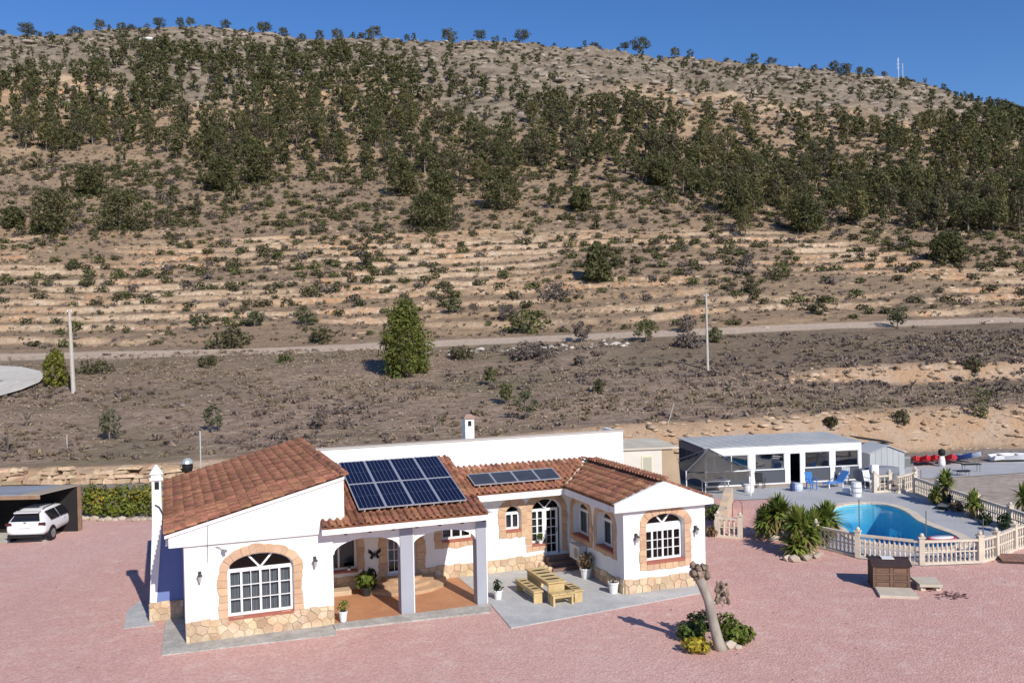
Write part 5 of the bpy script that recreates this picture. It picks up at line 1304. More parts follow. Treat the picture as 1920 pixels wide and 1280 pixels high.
# thin poles along the pool
for px, py, hh, lb in ((1612, 1040, 2.4, 'thin dark pole rising from the first pool balustrade post'), (1737, 1020, 1.5, 'thin grey pole at the right end of the pool'), (1844, 1040, 1.55, 'thin dark pole behind the front right balustrade'), (1727, 908, .9, 'short wooden post at the far corner of the deck')):
    p = at(px, py); mb = MB(); mb.tube([(p.x, p.y, 0), (p.x, p.y, hh)], .022, 6); mb.box((p.x, p.y, .015), (.2, .2, .03)); tag(mb.build('pole', mat('pole_metal', (.12, .13, .15), rough=.5) if 'pole_metal' not in bpy.data.materials else bpy.data.materials['pole_metal']), lb, 'pole', 'thin poles round the pool')
r = empty('sun_lounger', at(1772, 953, .006), .9, 'low dark sun lounger on the deck under the back balustrade', 'sun lounger')
mb = MB(); mb.box((0, 0, .22), (1.2, .5, .04)); mb.build('seat', metalg, r)
mb = MB(); mb.box((.62, 0, .42), (.05, .5, .5)); mb.build('backrest', blackm, r)
for sx in (-.5, .5): mb = MB(); mb.box((sx, 0, .10), (.05, .48, .2)); mb.build('leg', blackm, r)

# concrete yard beyond the pool, boats and kayaks
sheet('concrete_yard', [P(1690, 893), P(1740, 897), P(1810, 893), P(1890, 888), P(1990, 880), P(1990, 862), P(1890, 866), P(1800, 868), P(1700, 872)], [], .01, deckm)
redp = mat('red_plastic', (.50, .02, .03), rough=.35, spec=.5)
def kayak(px, py, rz, m, label, L=1.9, w=.46):
    p = at(px, py, .01); r = empty('kayak', p, rz, label, 'kayak', 'kayaks stored at the foot of the bank')
    mb = MB(); secs = []
    for i in range(9):
        t = i / 8; x = -L / 2 + L * t; q = max(.06, 1 - abs(2 * t - 1) ** 2.4); secs.append([(x, -w * q, .28 + .2 * abs(2 * t - 1)), (x, -w * .7 * q, .08 + .12 * abs(2 * t - 1)), (x, w * .7 * q, .08 + .12 * abs(2 * t - 1)), (x, w * q, .28 + .2 * abs(2 * t - 1)), (x, w * .5 * q, .40 + .12 * abs(2 * t - 1)), (x, -w * .5 * q, .40 + .12 * abs(2 * t - 1))])
    mb.add([v for s in secs for v in s], [(i * 6 + k, i * 6 + (k + 1) % 6, (i + 1) * 6 + (k + 1) % 6, (i + 1) * 6 + k) for i in range(8) for k in range(6)] + [tuple(range(6))[::-1], tuple(range(48, 54))]); mb.build('hull', m, r)
    mb = MB(); mb.prism([(.38 * math.cos(a), .2 * math.sin(a)) for a in [2 * math.pi * k / 12 for k in range(12)]], .38, .425); mb.build('cockpit', blackm, r)
    r.rotation_euler = (math.radians(0), math.radians(-12), rz); r.location.z += .14; return r
for i, (px, lb) in enumerate(((1712, 'red kayak at the left end of the kayak row'), (1733, 'second red kayak from the left below the bank'), (1750, 'red kayak just left of the black and white post'), (1782, 'red kayak just right of the black and white post'))):
    kayak(px, 873 - i, math.radians(-98 - 3 * i), redp, lb)
kayak(1803, 868, math.radians(-75), mat('blue_hull', (.04, .10, .28), rough=.4), 'dark blue kayak at the right end of the row', 2.2, .36)
kayak(1818, 866, math.radians(-65), mat('pale_hull', (.55, .58, .66), rough=.4), 'pale kayak leaning beside the dark blue one', 2.0, .3)
r = empty('marker_post', at(1766, 874), 0, 'white post with a black rounded head in front of the red kayaks', 'post')
mb = MB(); mb.lathe([(.22, 0), (.24, .25), (.20, .55), (.15, .72)], (0, 0, 0), 10); mb.build('body', plasticw, r, smooth=True)
mb = MB(); mb.lathe([(.10, .70), (.22, .82), (.24, 1.0), (.20, 1.16), (.0, 1.22)], (0, 0, 0), 10, cap=False); mb.build('head', blackm, r, smooth=True)
r = empty('storage_tub', at(1696, 874), 0, 'grey green tub at the left of the kayaks', 'tub'); mb = MB(); mb.box((0, 0, .3), (.9, .7, .6), taper=1.08); mb.build('tub', mat('grey_green', (.16, .18, .17), rough=.6), r)
mb = MB(); mb.box((0, 0, .62), (1.0, .8, .05)); mb.build('lid', mat('grey_lid', (.35, .37, .36), rough=.6), r)
def dinghy(px, py, rz, label, L=1.7, w=.5, k=1.0):
    r = empty('dinghy', at(px, py, .01), rz, label, 'boat', 'small white boats at the right edge'); secs = []; mb = MB()
    for i in range(8):
        t = i / 7; x = -L / 2 + L * t; q = 1 - max(0, t - .4) ** 2 * 2.4; secs.append([(x, -w * q, .45 + .1 * t), (x, -w * .7 * q, .12 + .1 * t), (x, 0, .02 + .16 * t), (x, w * .7 * q, .12 + .1 * t), (x, w * q, .45 + .1 * t), (x, w * .8 * q, .45 + .1 * t), (x, 0, .30), (x, -w * .8 * q, .45 + .1 * t)])
    mb.add([v for s in secs for v in s], [(i * 8 + j, i * 8 + (j + 1) % 8, (i + 1) * 8 + (j + 1) % 8, (i + 1) * 8 + j) for i in range(7) for j in range(8)] + [tuple(range(8))[::-1], tuple(range(56, 64))]); mb.build('hull', plasticw, r)
    mb = MB(); mb.box((-.15, 0, .44), (.2, w * 1.7, .04)); mb.build('thwart', woodm, r); return r
dinghy(1880, 864, .1, 'low white dinghy near the right edge of the yard')
dinghy(1910, 864, -.3, 'larger white boat on the ground at the far right edge', 2.1, .7)
def frame_bench(px, py, rz, label, w, h):
    r = empty('metal_bench', at(px, py, .01), rz, label, 'bench', 'black metal benches on the concrete yard'); mb = MB(); mb.box((0, 0, h), (w, .4, .06)); mb.build('seat', blackm, r)
    for sx in (-1, 1): mb = MB(); mb.tube([(sx * w * .42, -.18, 0), (sx * w * .42, -.18, h - .03)], .03, 5); mb.tube([(sx * w * .42, .18, 0), (sx * w * .42, .18, h - .03)], .03, 5); mb.build('leg', metalg, r)
frame_bench(1821, 884, .05, 'wider black metal bench on the concrete yard', 1.2, .5); frame_bench(1806, 891, .05, 'small low black bench in front of the wider black bench', .7, .28)
# ------------------------------------------------------------ cars and carport
def car(loc, rz, label, paint, k=1.0):
    r = empty('parked_car', loc, rz, label, 'car', 'cars at the carport'); r.scale = (k * 1.02, k, k * .95)
    # y runs from the tail (0) to the nose (4.25); half sections: sill, waist, shoulder, roof rail
    st_ = [(.0, .72, .42, .80, .74, .72, .95, None), (.06, .82, .30, .86, .80, .98, 1.02, None)]
    secs = [  # y, zbot, w_low, w_mid, z_mid, w_sh, z_sh, w_top, z_top
        (-.02, .42, .70, .78, .62, .74, .92, .66, .98), (.06, .30, .80, .86, .62, .84, .96, .70, 1.06), (.34, .24, .82, .885, .62, .86, .98, .58, 1.40), (.70, .22, .83, .89, .62, .87, .97, .56, 1.53),
        (1.4, .22, .83, .89, .62, .87, .95, .57, 1.565), (2.1, .22, .83, .89, .62, .87, .94, .55, 1.53), (2.55, .22, .83, .89, .62, .87, .93, .56, 1.44), (3.20, .22, .83, .885, .62, .86, .94, .70, 1.0), (3.75, .24, .80, .86, .60, .82, .86, .66, .92), (4.10, .30, .74, .80, .56, .74, .76, .56, .80), (4.24, .38, .60, .66, .54, .62, .68, .48, .70)]
    mb = MB(); n = 10; V = []
    for y, zb, wl, wm, zm, ws, zs, wt_, zt in secs:
        V += [(-wl, y, zb), (-wm, y, zm), (-ws, y, zs), (-wt_, y, zt - .03), (-wt_ * .85, y, zt), (wt_ * .85, y, zt), (wt_, y, zt - .03), (ws, y, zs), (wm, y, zm), (wl, y, zb)]
    mb.add(V, [(i * n + j, (i + 1) * n + j, (i + 1) * n + (j + 1) % n, i * n + (j + 1) % n) for i in range(len(secs) - 1) for j in range(n)] + [tuple(range(n)), tuple(range((len(secs) - 1) * n, len(secs) * n))[::-1]])
    me = mb.mesh('body', paint, True); o = link_mesh('body', me, r)
    md = o.modifiers.new('round', 'SUBSURF'); md.levels = md.render_levels = 2
    cg = bpy.data.materials.get('car_glass') or mat('car_glass', (.012, .014, .018), rough=.06, spec=.7)
    blk = blackm
    mb = MB(); mb.add([(-.64, .005, 1.06), (.64, .005, 1.06), (.51, .275, 1.37), (-.51, .275, 1.37)], [(0, 1, 2, 3)]); mb.build('rear_window', cg, r)
    mb = MB(); mb.box((0, .26, 1.455), (1.06, .34, .035), tilt=Matrix.Rotation(.1, 3, 'X')); mb.build('spoiler', paint, r)
    for sx in (-1, 1):
        for y0, y1, y2, y3 in ((.62, .52, 1.52, 1.50), (1.58, 1.56, 2.75, 2.30)):
            q = [(sx * .885, y0, 1.0), (sx * .885, y2, .99), (sx * .625, y3, 1.42), (sx * .625, y1, 1.42)]
            mb = MB(); mb.add(q, [(0, 1, 2, 3) if sx > 0 else (3, 2, 1, 0)]); mb.build('side_window', cg, r)
        mb = MB(); mb.box((sx * .72, .02, .93), (.30, .10, .12), taper=.85); mb.build('tail_light', bpy.data.materials.get('tail_red') or mat('tail_red', (.06, .008, .010), rough=.25, spec=.6), r)
        mb = MB(); mb.blob((sx * .96, 2.62, 1.04), (.11, .06, .08), .03); mb.build('mirror', paint, r, smooth=True)
        mb = MB(); mb.box((sx * .885, 1.95, .86), (.03, .16, .03)); mb.build('door_handle', paint, r)
        mb = MB(); mb.tube([(sx * .52, .6, 1.52), (sx * .52, .75, 1.57), (sx * .52, 2.0, 1.57), (sx * .52, 2.1, 1.50)], .018, 5); mb.build('roof_rail', blk, r)
        for y in (.72, 3.38):
            w = MB(); pr = [(.20, -.105), (.30, -.10), (.335, -.06), (.335, .06), (.30, .10), (.20, .105)]
            w.lathe(pr, (0, 0, 0), 20); ty = w.build('tyre', blk, r, (sx * .80, y, .335), (0, math.pi / 2, 0))
            rim = MB(); rim.lathe([(.215, .0), (.215, .107), (.19, .112), (.06, .10), (.0, .10)], (0, 0, 0), 16, cap=False)
            for s5 in range(5): a = s5 * 1.2566; rim.box((.12 * math.cos(a), .12 * math.sin(a), .105), (.2, .05, .02), a)
            rim.build('rim', mat('rim_alloy', (.35, .36, .37), rough=.35, metal=.7) if 'rim_alloy' not in bpy.data.materials else bpy.data.materials['rim_alloy'], r, (sx * .81, y, .335), (0, sx * math.pi / 2, 0))
            ar = MB(); ar.lathe([(.385, -.04), (.385, .04)], (0, 0, 0), 20); ar.build('wheel_arch', blk, r, (sx * .845, y, .345), (0, math.pi / 2, 0))
    mb = MB(); mb.box((0, -.035, .36), (1.5, .06, .16)); mb.build('bumper_insert', blk, r)
    mb = MB(); mb.box((0, -.048, .80), (.50, .014, .11)); mb.build('number_plate', plasticw, r)
    mb = MB(); mb.box((0, -.03, 1.0), (.1, .04, .05)); mb.build('badge', metalg, r)
    return r
cw = mat('white_car_paint', (.80, .80, .81), rough=.25, spec=.5, coat=.6); cdk = mat('dark_car_paint', (.05, .035, .03), rough=.3, spec=.5, coat=.5)
car((-23.95, 45.04, .014), math.radians(3), 'white hatchback parked tail outwards beside the carport', cw, 1.08)
car((-27.6, 46.0, .014), math.radians(8), 'dark brown car under the carport at the left edge', cdk, 1.02)
r = empty('carport', (-27.5, 50.5, 0), math.radians(4), 'low carport with grey sheet roof and open dark front', 'carport')
Zc = 2.35; A1 = at(75, 927, Zc); A2 = at(150, 909, Zc); A0_ = at(-110, 931, Zc); iv = r.matrix_basis.inverted() if False else (Matrix.Translation((-27.5, 50.5, 0)) @ Matrix.Rotation(math.radians(4), 4, 'Z')).inverted()
q = [iv @ Vector((p.x, p.y, 0)) for p in (A0_, A1, A2, A2 + (A0_ - A1))]
sheetm = mat('carport_sheet', (.30, .34, .42), (.24, .25, .27), .4, .6); cbr = mat('carport_board', (.30, .20, .13), (.24, .15, .10), 3, .8)
n = 10
for k in range(n):
    t0, t1 = k / n, (k + 1) / n - .006; a, b, c, d = [(q[0].lerp(q[1], t)) for t in (t0, t1)] + [(q[3].lerp(q[2], t)) for t in (t1, t0)]
    mb = MB(); mb.prism([(p.x, p.y) for p in (a, b, c, d)], Zc - .03, Zc + .02); mb.build('roof_sheet', sheetm if k < 8 else mat('carport_sheet_tan', (.34, .30, .25), rough=.8) if k == 8 else bpy.data.materials['carport_sheet_tan'], r)
mb = MB(); mb.prism([(p.x, p.y) for p in (q[0], q[1], q[1] + Vector((-.05, .06, 0)), q[0] + Vector((0, .06, 0)))], Zc - .22, Zc - .031); mb.build('front_beam', cbr, r)
c1_, c2_ = q[2], q[3]
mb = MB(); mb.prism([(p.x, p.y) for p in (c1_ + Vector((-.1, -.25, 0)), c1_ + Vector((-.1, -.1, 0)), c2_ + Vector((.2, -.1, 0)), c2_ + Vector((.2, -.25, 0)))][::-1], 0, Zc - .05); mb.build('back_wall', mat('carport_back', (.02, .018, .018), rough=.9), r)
e_ = q[1].lerp(q[2], .93); 
n = 2
for k in range(n):
    a, b = e_.lerp(c1_, k / n), e_.lerp(c1_, (k + 1) / n - .02); d = (b - a).normalized(); s = Vector((-d.y, d.x, 0)) * .03
    mb = MB(); mb.prism([(p.x, p.y) for p in (a - s, b - s, b + s, a + s)], 0, Zc - .06); mb.build('side_board', cbr, r)
for p in (q[0].lerp(q[1], .02), q[0].lerp(q[1], .42), q[1].lerp(q[2], .96)):
    mb = MB(); mb.b2((p.x - .06, p.y + .1, 0), (p.x + .06, p.y + .22, Zc - .035)); mb.build('post', cbr, r)
mb = MB(); a = at(128, 985); b = at(148, 940, 1.2); 
# ------------------------------------------------------------ hedge and edging stones
hd = empty('hedge', at(218, 971), math.radians(2), 'dense yellow green hedge between the carport and the villa', 'hedge'); rs = random.Random(5); g = np.random.default_rng(5)
Vs, Fs, off = [], [], 0; Vy, Fy, offy = [], [], 0
for k in range(46):
    x = -2.0 + 4.1 * (k % 23) / 22; z = .55 if k < 23 else 1.25; V, F = leafcloud((x + rs.uniform(-.1, .1), rs.uniform(-.15, .2) + .4, z + rs.uniform(-.15, .15)), (.34, .45, .55), 70, .16, 900 + k, .4, up=.5)
    V[:, 2] = np.maximum(V[:, 2], .02)
    if k >= 23 and k % 3 == 0: Vy.append(V); Fy.append(F + offy); offy += len(V)
    else: Vs.append(V); Fs.append(F + off); off += len(V)
link_mesh('foliage', np_mesh('foliage', np.concatenate(Vs), np.concatenate(Fs), leaf_h), hd); link_mesh('new_growth', np_mesh('new_growth', np.concatenate(Vy), np.concatenate(Fy), leafmat('hedge_tip', (.40, .32, .05), (.22, .20, .035))), hd)
mb = MB()
for k in range(12): mb.tube([(-1.9 + k * .34, .4, 0), (-1.9 + k * .34, .4, 1.2)], [.04, .02], 4)
mb.build('stem', bark, hd)
rs = random.Random(8); gn = 'pale boulders along the foot of the hedge'
for k in range(11):
    px = 150 + k * 13.2; p = at(px, 975 + rs.uniform(-2, 2)); s = rs.uniform(.16, .30); mb = MB(); mb.blob((p.x, p.y, s * .35), (s * 1.2, s * .8, s * .6), .22, rs=rs); tag(mb.build('boulder', bpy.data.materials['pale_rock']), '%s pale boulder from the left along the foot of the hedge' % 'first second third fourth fifth sixth seventh eighth ninth tenth eleventh'.split()[k], 'rock', gn)

# ------------------------------------------------------------ dry stone retaining wall behind the carport and hedge
w_ = empty('retaining_wall', (-26, 62.9, 0), 0, 'dry stone retaining wall of tan blocks behind the carport and hedge', 'wall'); rs = random.Random(31)
wallst = mat('tan_block', (.43, .30, .19), (.50, .38, .26), 1.5, .9, .6, 10, .04, rnd=.22, hue=.012, fine=.15, fscale=6)
for row, (z0, z1, ins) in enumerate(((0, .34, 0), (.34, .62, .12), (.62, .88, .24), (.88, 1.12, .36))):
    x = -16.0 + rs.uniform(0, .5)
    while x < 15.5:
        wd = rs.choice((rs.uniform(.3, .6), rs.uniform(.5, 1.1), rs.uniform(.9, 1.5))); h = (z1 - z0) * rs.uniform(.88, 1.1); yb = float(bank_y(np.array([x - 26]))) - 62.9 - .5 + float(fbm(np.array([(x - 26) * .09]), np.array([63 * .09]), 3, 5)[0]) * .8
        mb = MB(); mb.box((x + wd / 2, yb + ins + .3, z0 + h / 2), (wd - .04, .8, h - .03), rs.uniform(-.12, .12), taper=rs.uniform(.75, .92))
        mb.v = [(a + rs.uniform(-.09, .09), b + rs.uniform(-.12, .12), c + rs.uniform(-.07, .07)) for a, b, c in mb.v]
        if row < 2 or rs.random() < (.8 if row == 2 else .45): mb.build('stone', wallst, w_)
        x += wd
# ------------------------------------------------------------ poles and masts
polem = mat('concrete_pole', (.52, .48, .42), (.45, .41, .36), 3, .85)
def pole(px, py, pytop, lean, label, wdt=.16):
    b = hit(px, py); sc_ = b.y / FPX; h = (py - pytop) * sc_; r = empty('utility_pole', b, 0, label, 'utility pole', 'utility poles in the field')
    mb = MB(); mb.tube([(0, 0, -.3), (lean * h * .5, 0, h * .5), (lean * h, 0, h)], [wdt * 1.15, wdt * .95, wdt * .7], 8); mb.build('shaft', polem, r)
    mb = MB(); mb.box((lean * h, 0, h - .25), (.5, .08, .08)); mb.build('crossarm', polem, r)
    for s in (-1, 1): mb = MB(); mb.lathe([(.03, 0), (.05, .06), (.02, .14)], (lean * h + s * .2, 0, h - .21), 6); mb.build('insulator', plasticw, r)
pole(138, 737, 580, -.025, 'pale concrete utility pole at the left beside the yellow green pine', .19)
pole(1327, 695, 550, -.005, 'pale slender utility pole in the middle of the right field', .13)
b = hit(1685, 158, 300); r = empty('radio_mast', b, 0, 'white radio mast on the skyline at the right', 'mast')
mb = MB(); mb.tube([(0, 0, -1), (0, 0, 10)], .10, 5); mb.build('pole', plasticw, r)
for z, l in ((6, .9), (7.5, .9), (9, .7)): mb = MB(); mb.tube([(-l / 2, 0, z), (l / 2, 0, z)], .06, 4); mb.tube([(-l / 2, 0, z - .6), (-l / 2, 0, z + .6)], .08, 4); mb.build('antenna', plasticw, r)
b = hit(1693, 158, 300); mb = MB(); mb.tube([(b.x, b.y, b.z - 1), (b.x, b.y, b.z + 8.0)], .09, 5); tag(mb.build('thin_mast', plasticw), 'plain thin mast just right of the radio mast', 'mast')
for px, py, pt, lb in ((1250, 803, 762, 'leaning bare stick behind the annexe'), (126, 842, 815, 'short pale stake in the left field'), (1113, 735, 718, 'short thin stake in the middle field')):
    b = hit(px, py); h = (py - pt) * b.y / FPX; mb = MB(); mb.tube([b - Vector((0, 0, .2)), b + Vector((h * .35 if px == 1250 else 0, 0, h))], .035, 5); tag(mb.build('stake', polem), lb, 'stake')
# ------------------------------------------------------------ vegetation of the hill and field
pine_d = leafmat('pine_needles', (.125, .125, .048), (.085, .088, .038), .28, .38, .022)
pine_o = leafmat('pine_needles_olive', (.165, .155, .055), (.115, .11, .045), .28, .3, .02); pine_k = leafmat('pine_needles_grey', (.135, .12, .07), (.09, .085, .045), .25, .35, .02)
pine_y = leafmat('pine_needles_bright', (.175, .185, .040), (.11, .13, .030), .30, .25, .02)
scrub_m = leafmat('scrub_leaf', (.115, .105, .050), (.085, .078, .042), .15, .38, .03)
scrub_g = leafmat('scrub_green', (.135, .14, .05), (.095, .10, .04), .18, .3, .02)
scrub_p = leafmat('scrub_grey', (.165, .135, .115), (.13, .105, .092), .1, .3, .02)
olive_m = leafmat('olive_leaf', (.115, .125, .06), (.08, .09, .045), .18, .3, .02)
trunk_m = mat('pine_bark', (.23, .19, .16), (.15, .12, .10), 2, .95, rnd=.25)
rockm = mat('hill_rock', (.36, .305, .255), (.25, .21, .175), .6, .95, .7, 3, .12, rnd=.18, fine=.2, fscale=5)
earthrock = mat('earth_rock', (.48, .37, .27), (.40, .27, .17), .8, .95, .6, 6, .08, rnd=.2, fine=.2, fscale=5)

def crown_mesh(name, seed, h, w, nclump, nleaf, ls, base=.28, m=None, shape='round'):
    g = np.random.default_rng(seed); Vs, Fs, off = [], [], 0
    for k in range(nclump):
        t = (k + .5) / nclump; z = base + (1 - base) * t * .93
        if shape == 'round': rr = w / 2 * math.sqrt(max(.05, 1 - ((t - .42) / .64) ** 2))
        elif shape == 'cone': rr = w / 2 * (1 - t) ** .7 * (1.0 if t > .12 else .8)
        elif shape == 'egg': rr = w / 2 * min(1, (t + .26) / .5) * (1 - t) ** .46 * g.uniform(.75, 1.15)
        else: rr = w / 2 * math.sqrt(max(.05, 1 - (2 * t - 1) ** 2))
        a = k * 2.39996 + g.uniform(-.5, .5); q = rr * g.uniform(.35, .95)
        if shape == 'cone': q = rr * g.uniform(.45, .8)
        cr_ = w * g.uniform(.17, .25) * (1 if shape != 'cone' else .55 + .45 * (1 - t)) * (.62 if shape == 'egg' else 1)
        if shape == 'egg': q = rr * g.uniform(.55, .95)
        V, F = leafcloud((q * math.cos(a), q * math.sin(a), z * h - cr_ * .3), (cr_, cr_, cr_ * (1.5 if shape == 'egg' else .72)), nleaf, ls, seed * 100 + k, .45, 2.4, .5)
        Vs.append(V); Fs.append(F + off); off += len(V)
    return np.concatenate(Vs), np.concatenate(Fs)
def trunk_mb(seed, h, w, base=.28, r=.14, lean=.06, limbs=5):
    rs = random.Random(seed); mb = MB(); lx, ly = rs.uniform(-lean, lean) * h, rs.uniform(-lean, lean) * h
    mb.tube([(0, 0, -.4), (lx * .4, ly * .4, h * base), (lx, ly, h * .62), (lx * .8, ly * .9, h * .88)], [r * 1.2, r, r * .65, r * .2], 6)
    for k in range(limbs):
        a = k * 2.4 + rs.uniform(-.4, .4); z = h * (base * .8 + (.75 - base * .8) * k / limbs); L = w * rs.uniform(.28, .42)
        mb.tube([(lx * .5, ly * .5, z), (lx * .5 + L * .6 * math.cos(a), ly * .5 + L * .6 * math.sin(a), z + L * .35), (lx * .5 + L * math.cos(a), ly * .5 + L * math.sin(a), z + L * .75)], [r * .45, r * .3, r * .12], 4)
    return mb
# prototypes, one metre high, scaled per tree
PROT = []
for k in range(9):
    wd = [.72, .8, .66, .9, .62, .75, .85, .7, .58][k]
    V, F = crown_mesh('c', 50 + k, 1.0, wd, 17, 62, .052, [.32, .36, .26, .38, .18, .34, .40, .26, .15][k], shape=['round', 'round', 'round', 'round', 'cone', 'round', 'round', 'oval', 'cone'][k])
    lv, lf = crown_mesh('c', 50 + k, 1.0, wd, 10, 24, .10, .22, shape='round')
    PROT.append((np_mesh('crown', V, F, (pine_d, pine_o, pine_k)[k % 3]), trunk_mb(70 + k, 1.0, wd, .28, .026).mesh('trunk', trunk_m), lv, lf))
def put_tree(px, py, hpx, label, group, kind='pine_tree', cat='tree', m=None, wpx=None, proto=None, loc=None, shape='round', nclump=18, nleaf=60, base=.2, seed=None, trunk=None, r=.1, ls=None, limbs=6):
    "a tree of its own whose foot is on the terrain at the photo pixel, height in photo pixels"
    b = loc or hit(px, py); h = hpx * b.y / FPX; w = (wpx or hpx * .75) * b.y / FPX; seed = seed if seed is not None else int(px * 7 + py)
    e = empty(kind, b, 0, label, cat, group)
    V, F = crown_mesh('crown', seed, h, w, nclump, nleaf, ls or max(.12, min(.38, w * .07), b.y * .0019), base, shape=shape)
    link_mesh('crown', np_mesh('crown', V, F, m or pine_d), e); trunk_mb(seed, h, w, base, r * max(.5, h / 5), .04, limbs).build('trunk', trunk or trunk_m, e); return e
one = put_tree
one(760, 702, 138, 'big bright green pine standing alone in the middle of the field', None, m=pine_y, wpx=124, nclump=66, nleaf=105, base=.02, shape='egg', r=.12, ls=.26)
one(105, 724, 70, 'yellow green young pine beside the left utility pole', None, m=leafmat('pine_needles_yellow', (.21, .20, .035), (.13, .14, .03), .2, .2), wpx=56, nclump=30, nleaf=80, base=.03, shape='egg')
one(1120, 528, 76, 'dense dark conifer standing alone on the terraces right of centre', None, wpx=66, nclump=46, nleaf=120, base=.03, shape='cone')
one(1780, 492, 62, 'dark pine alone on the right terraces', None, wpx=62, nclump=30, nleaf=90, base=.12)
G1 = 'small trees dotted over the field'
for px, py, h, w, m, sh, lb in (
    (205, 827, 62, 46, olive_m, 'round', 'small green tree in the field above the hedge'), (398, 812, 56, 36, olive_m, 'round', 'small tree with visible trunk above the left roof'), (597, 807, 38, 24, scrub_p, 'round', 'little brownish tree above the left end of the white back wall'),
    (948, 757, 42, 34, scrub_g, 'round', 'rounded green sapling left of the darker little tree behind the house'), (985, 786, 60, 46, olive_m, 'round', 'dark green little tree behind the house chimney side'), (919, 722, 34, 22, scrub_g, 'round', 'thin green sapling above the pair of little trees'),
    (1122, 736, 26, 26, scrub_m, 'oval', 'round dark bush alone in the middle of the field'), (1840, 784, 62, 42, scrub_g, 'oval', 'upright green shrub growing on the right bank'), (1683, 614, 42, 42, olive_m, 'round', 'olive like tree beside the track at the right'), (1535, 590, 26, 30, scrub_m, 'oval', 'dark round bush above the track left of the olive like tree'),
    (1090, 642, 42, 36, scrub_p, 'round', 'grey brown little tree by the track in the centre'), (1211, 642, 44, 42, scrub_g, 'round', 'green little tree by the track right of centre'), (1340, 642, 30, 28, scrub_g, 'oval', 'green bush beside the right utility pole'), (832, 560, 36, 42, scrub_m, 'oval', 'dark round bush on the terraces above the big pine'),
    (850, 590, 30, 38, olive_m, 'round', 'dark spreading tree just below the round bush'), (378, 618, 32, 44, olive_m, 'round', 'leftmost of the three mushroom shaped trees on the terrace'), (477, 612, 30, 34, olive_m, 'round', 'middle one of the three mushroom shaped trees on the terrace'), (573, 610, 32, 46, olive_m, 'round', 'rightmost of the three mushroom shaped trees on the terrace'),
    (690, 502, 28, 30, scrub_m, 'oval', 'dark bush above the big bright pine on the terraces'), (1405, 549, 28, 30, scrub_m, 'oval', 'round dark bush on the orange bank at the right'), (762, 600, 40, 42, scrub_g, 'oval', 'green tree just behind the top of the big bright pine'), (1826, 697, 30, 36, scrub_m, 'oval', 'dark bush on the upper right orange bank')):
    one(px, py, h, lb, G1, 'small_tree' if sh == 'round' else 'bush', 'tree' if sh == 'round' else 'bush', m, w, shape=sh, base=.30 if sh == 'round' else .02, nclump=12, nleaf=50)
G2 = 'broad shrubs along the track and terraces'
for px, py, h, w, m, lb in (
    (430, 652, 40, 84, scrub_m, 'broad dark shrub below the mushroom shaped trees'), (603, 642, 30, 54, scrub_m, 'dark shrub right of the mushroom shaped trees by the track'), (985, 624, 46, 78, scrub_g, 'large leaning green shrub on the terrace in the centre'), (950, 600, 30, 44, scrub_p, 'grey shrub behind the large leaning green shrub'),
    (1000, 670, 30, 86, scrub_p, 'wide purple brown bramble below the track'), (865, 673, 26, 54, scrub_m, 'olive brown shrub right of the big bright pine'), (1045, 560, 32, 56, scrub_p, 'rounded grey shrub left of the dense dark conifer'), (1290, 652, 28, 66, scrub_p, 'grey brown shrub left of the right utility pole'), (1285, 622, 34, 40, scrub_p, 'grey feathery shrub above the track by the right pole'),
    (1462, 522, 34, 46, scrub_g, 'green shrub on the terrace left of the orange bank'), (1400, 515, 40, 36, scrub_p, 'grey tall shrub next to the green terrace shrub'), (390, 686, 20, 42, scrub_m, 'dark green shrub beside the track at the left'), (1690, 795, 24, 40, scrub_m, 'dark shrub on the right bank above the shed'), (1558, 800, 18, 26, scrub_m, 'small dark shrub on the bank behind the pool house'),
    (1087, 685, 20, 22, scrub_p, 'small grey ball shaped bush below the track'), (180, 700, 26, 60, scrub_m, 'low olive shrub right of the left utility pole'), (535, 680, 16, 30, scrub_g, 'low bright shrub on the left field edge')):
    one(px, py, h, lb, G2, 'shrub', 'shrub', m, w, shape='oval', base=.0, nclump=14, nleaf=46, limbs=3, r=.05)
G3 = 'large pines standing below the forest'
for px, py, h, w, lb in ((95, 442, 92, 76, 'dark broad pine at the left edge of the terraces'), (170, 366, 58, 60, 'pale green open pine above the dark broad pair'), (225, 434, 88, 100, 'broad dark pine right of the dark left edge pine'), (26, 428, 42, 40, 'small yellowish pine at the far left'), (415, 358, 70, 62, 'left one of two pines reaching below the left forest'), (485, 346, 82, 64, 'right one of two pines reaching below the left forest'), (755, 366, 72, 62, 'upright pine at the left of the central cluster'), (808, 428, 72, 88, 'spreading pine at the bottom of the central cluster with black shade'), (825, 380, 60, 60, 'pine in the middle of the central cluster'), (940, 392, 84, 72, 'broad pine at the right of the central cluster'), (1090, 396, 46, 44, 'small green pine below the centre of the forest'), (1382, 402, 84, 86, 'large open pine at the lower right edge of the forest'), (1240, 350, 52, 46, 'small pine on the sandy gap right of centre'), (1510, 436, 74, 70, 'broad pine at the foot of the right forest')):
    one(px, py, h, lb, G3, 'pine_tree', 'tree', pine_d, w, nclump=34, nleaf=95, base=.16)
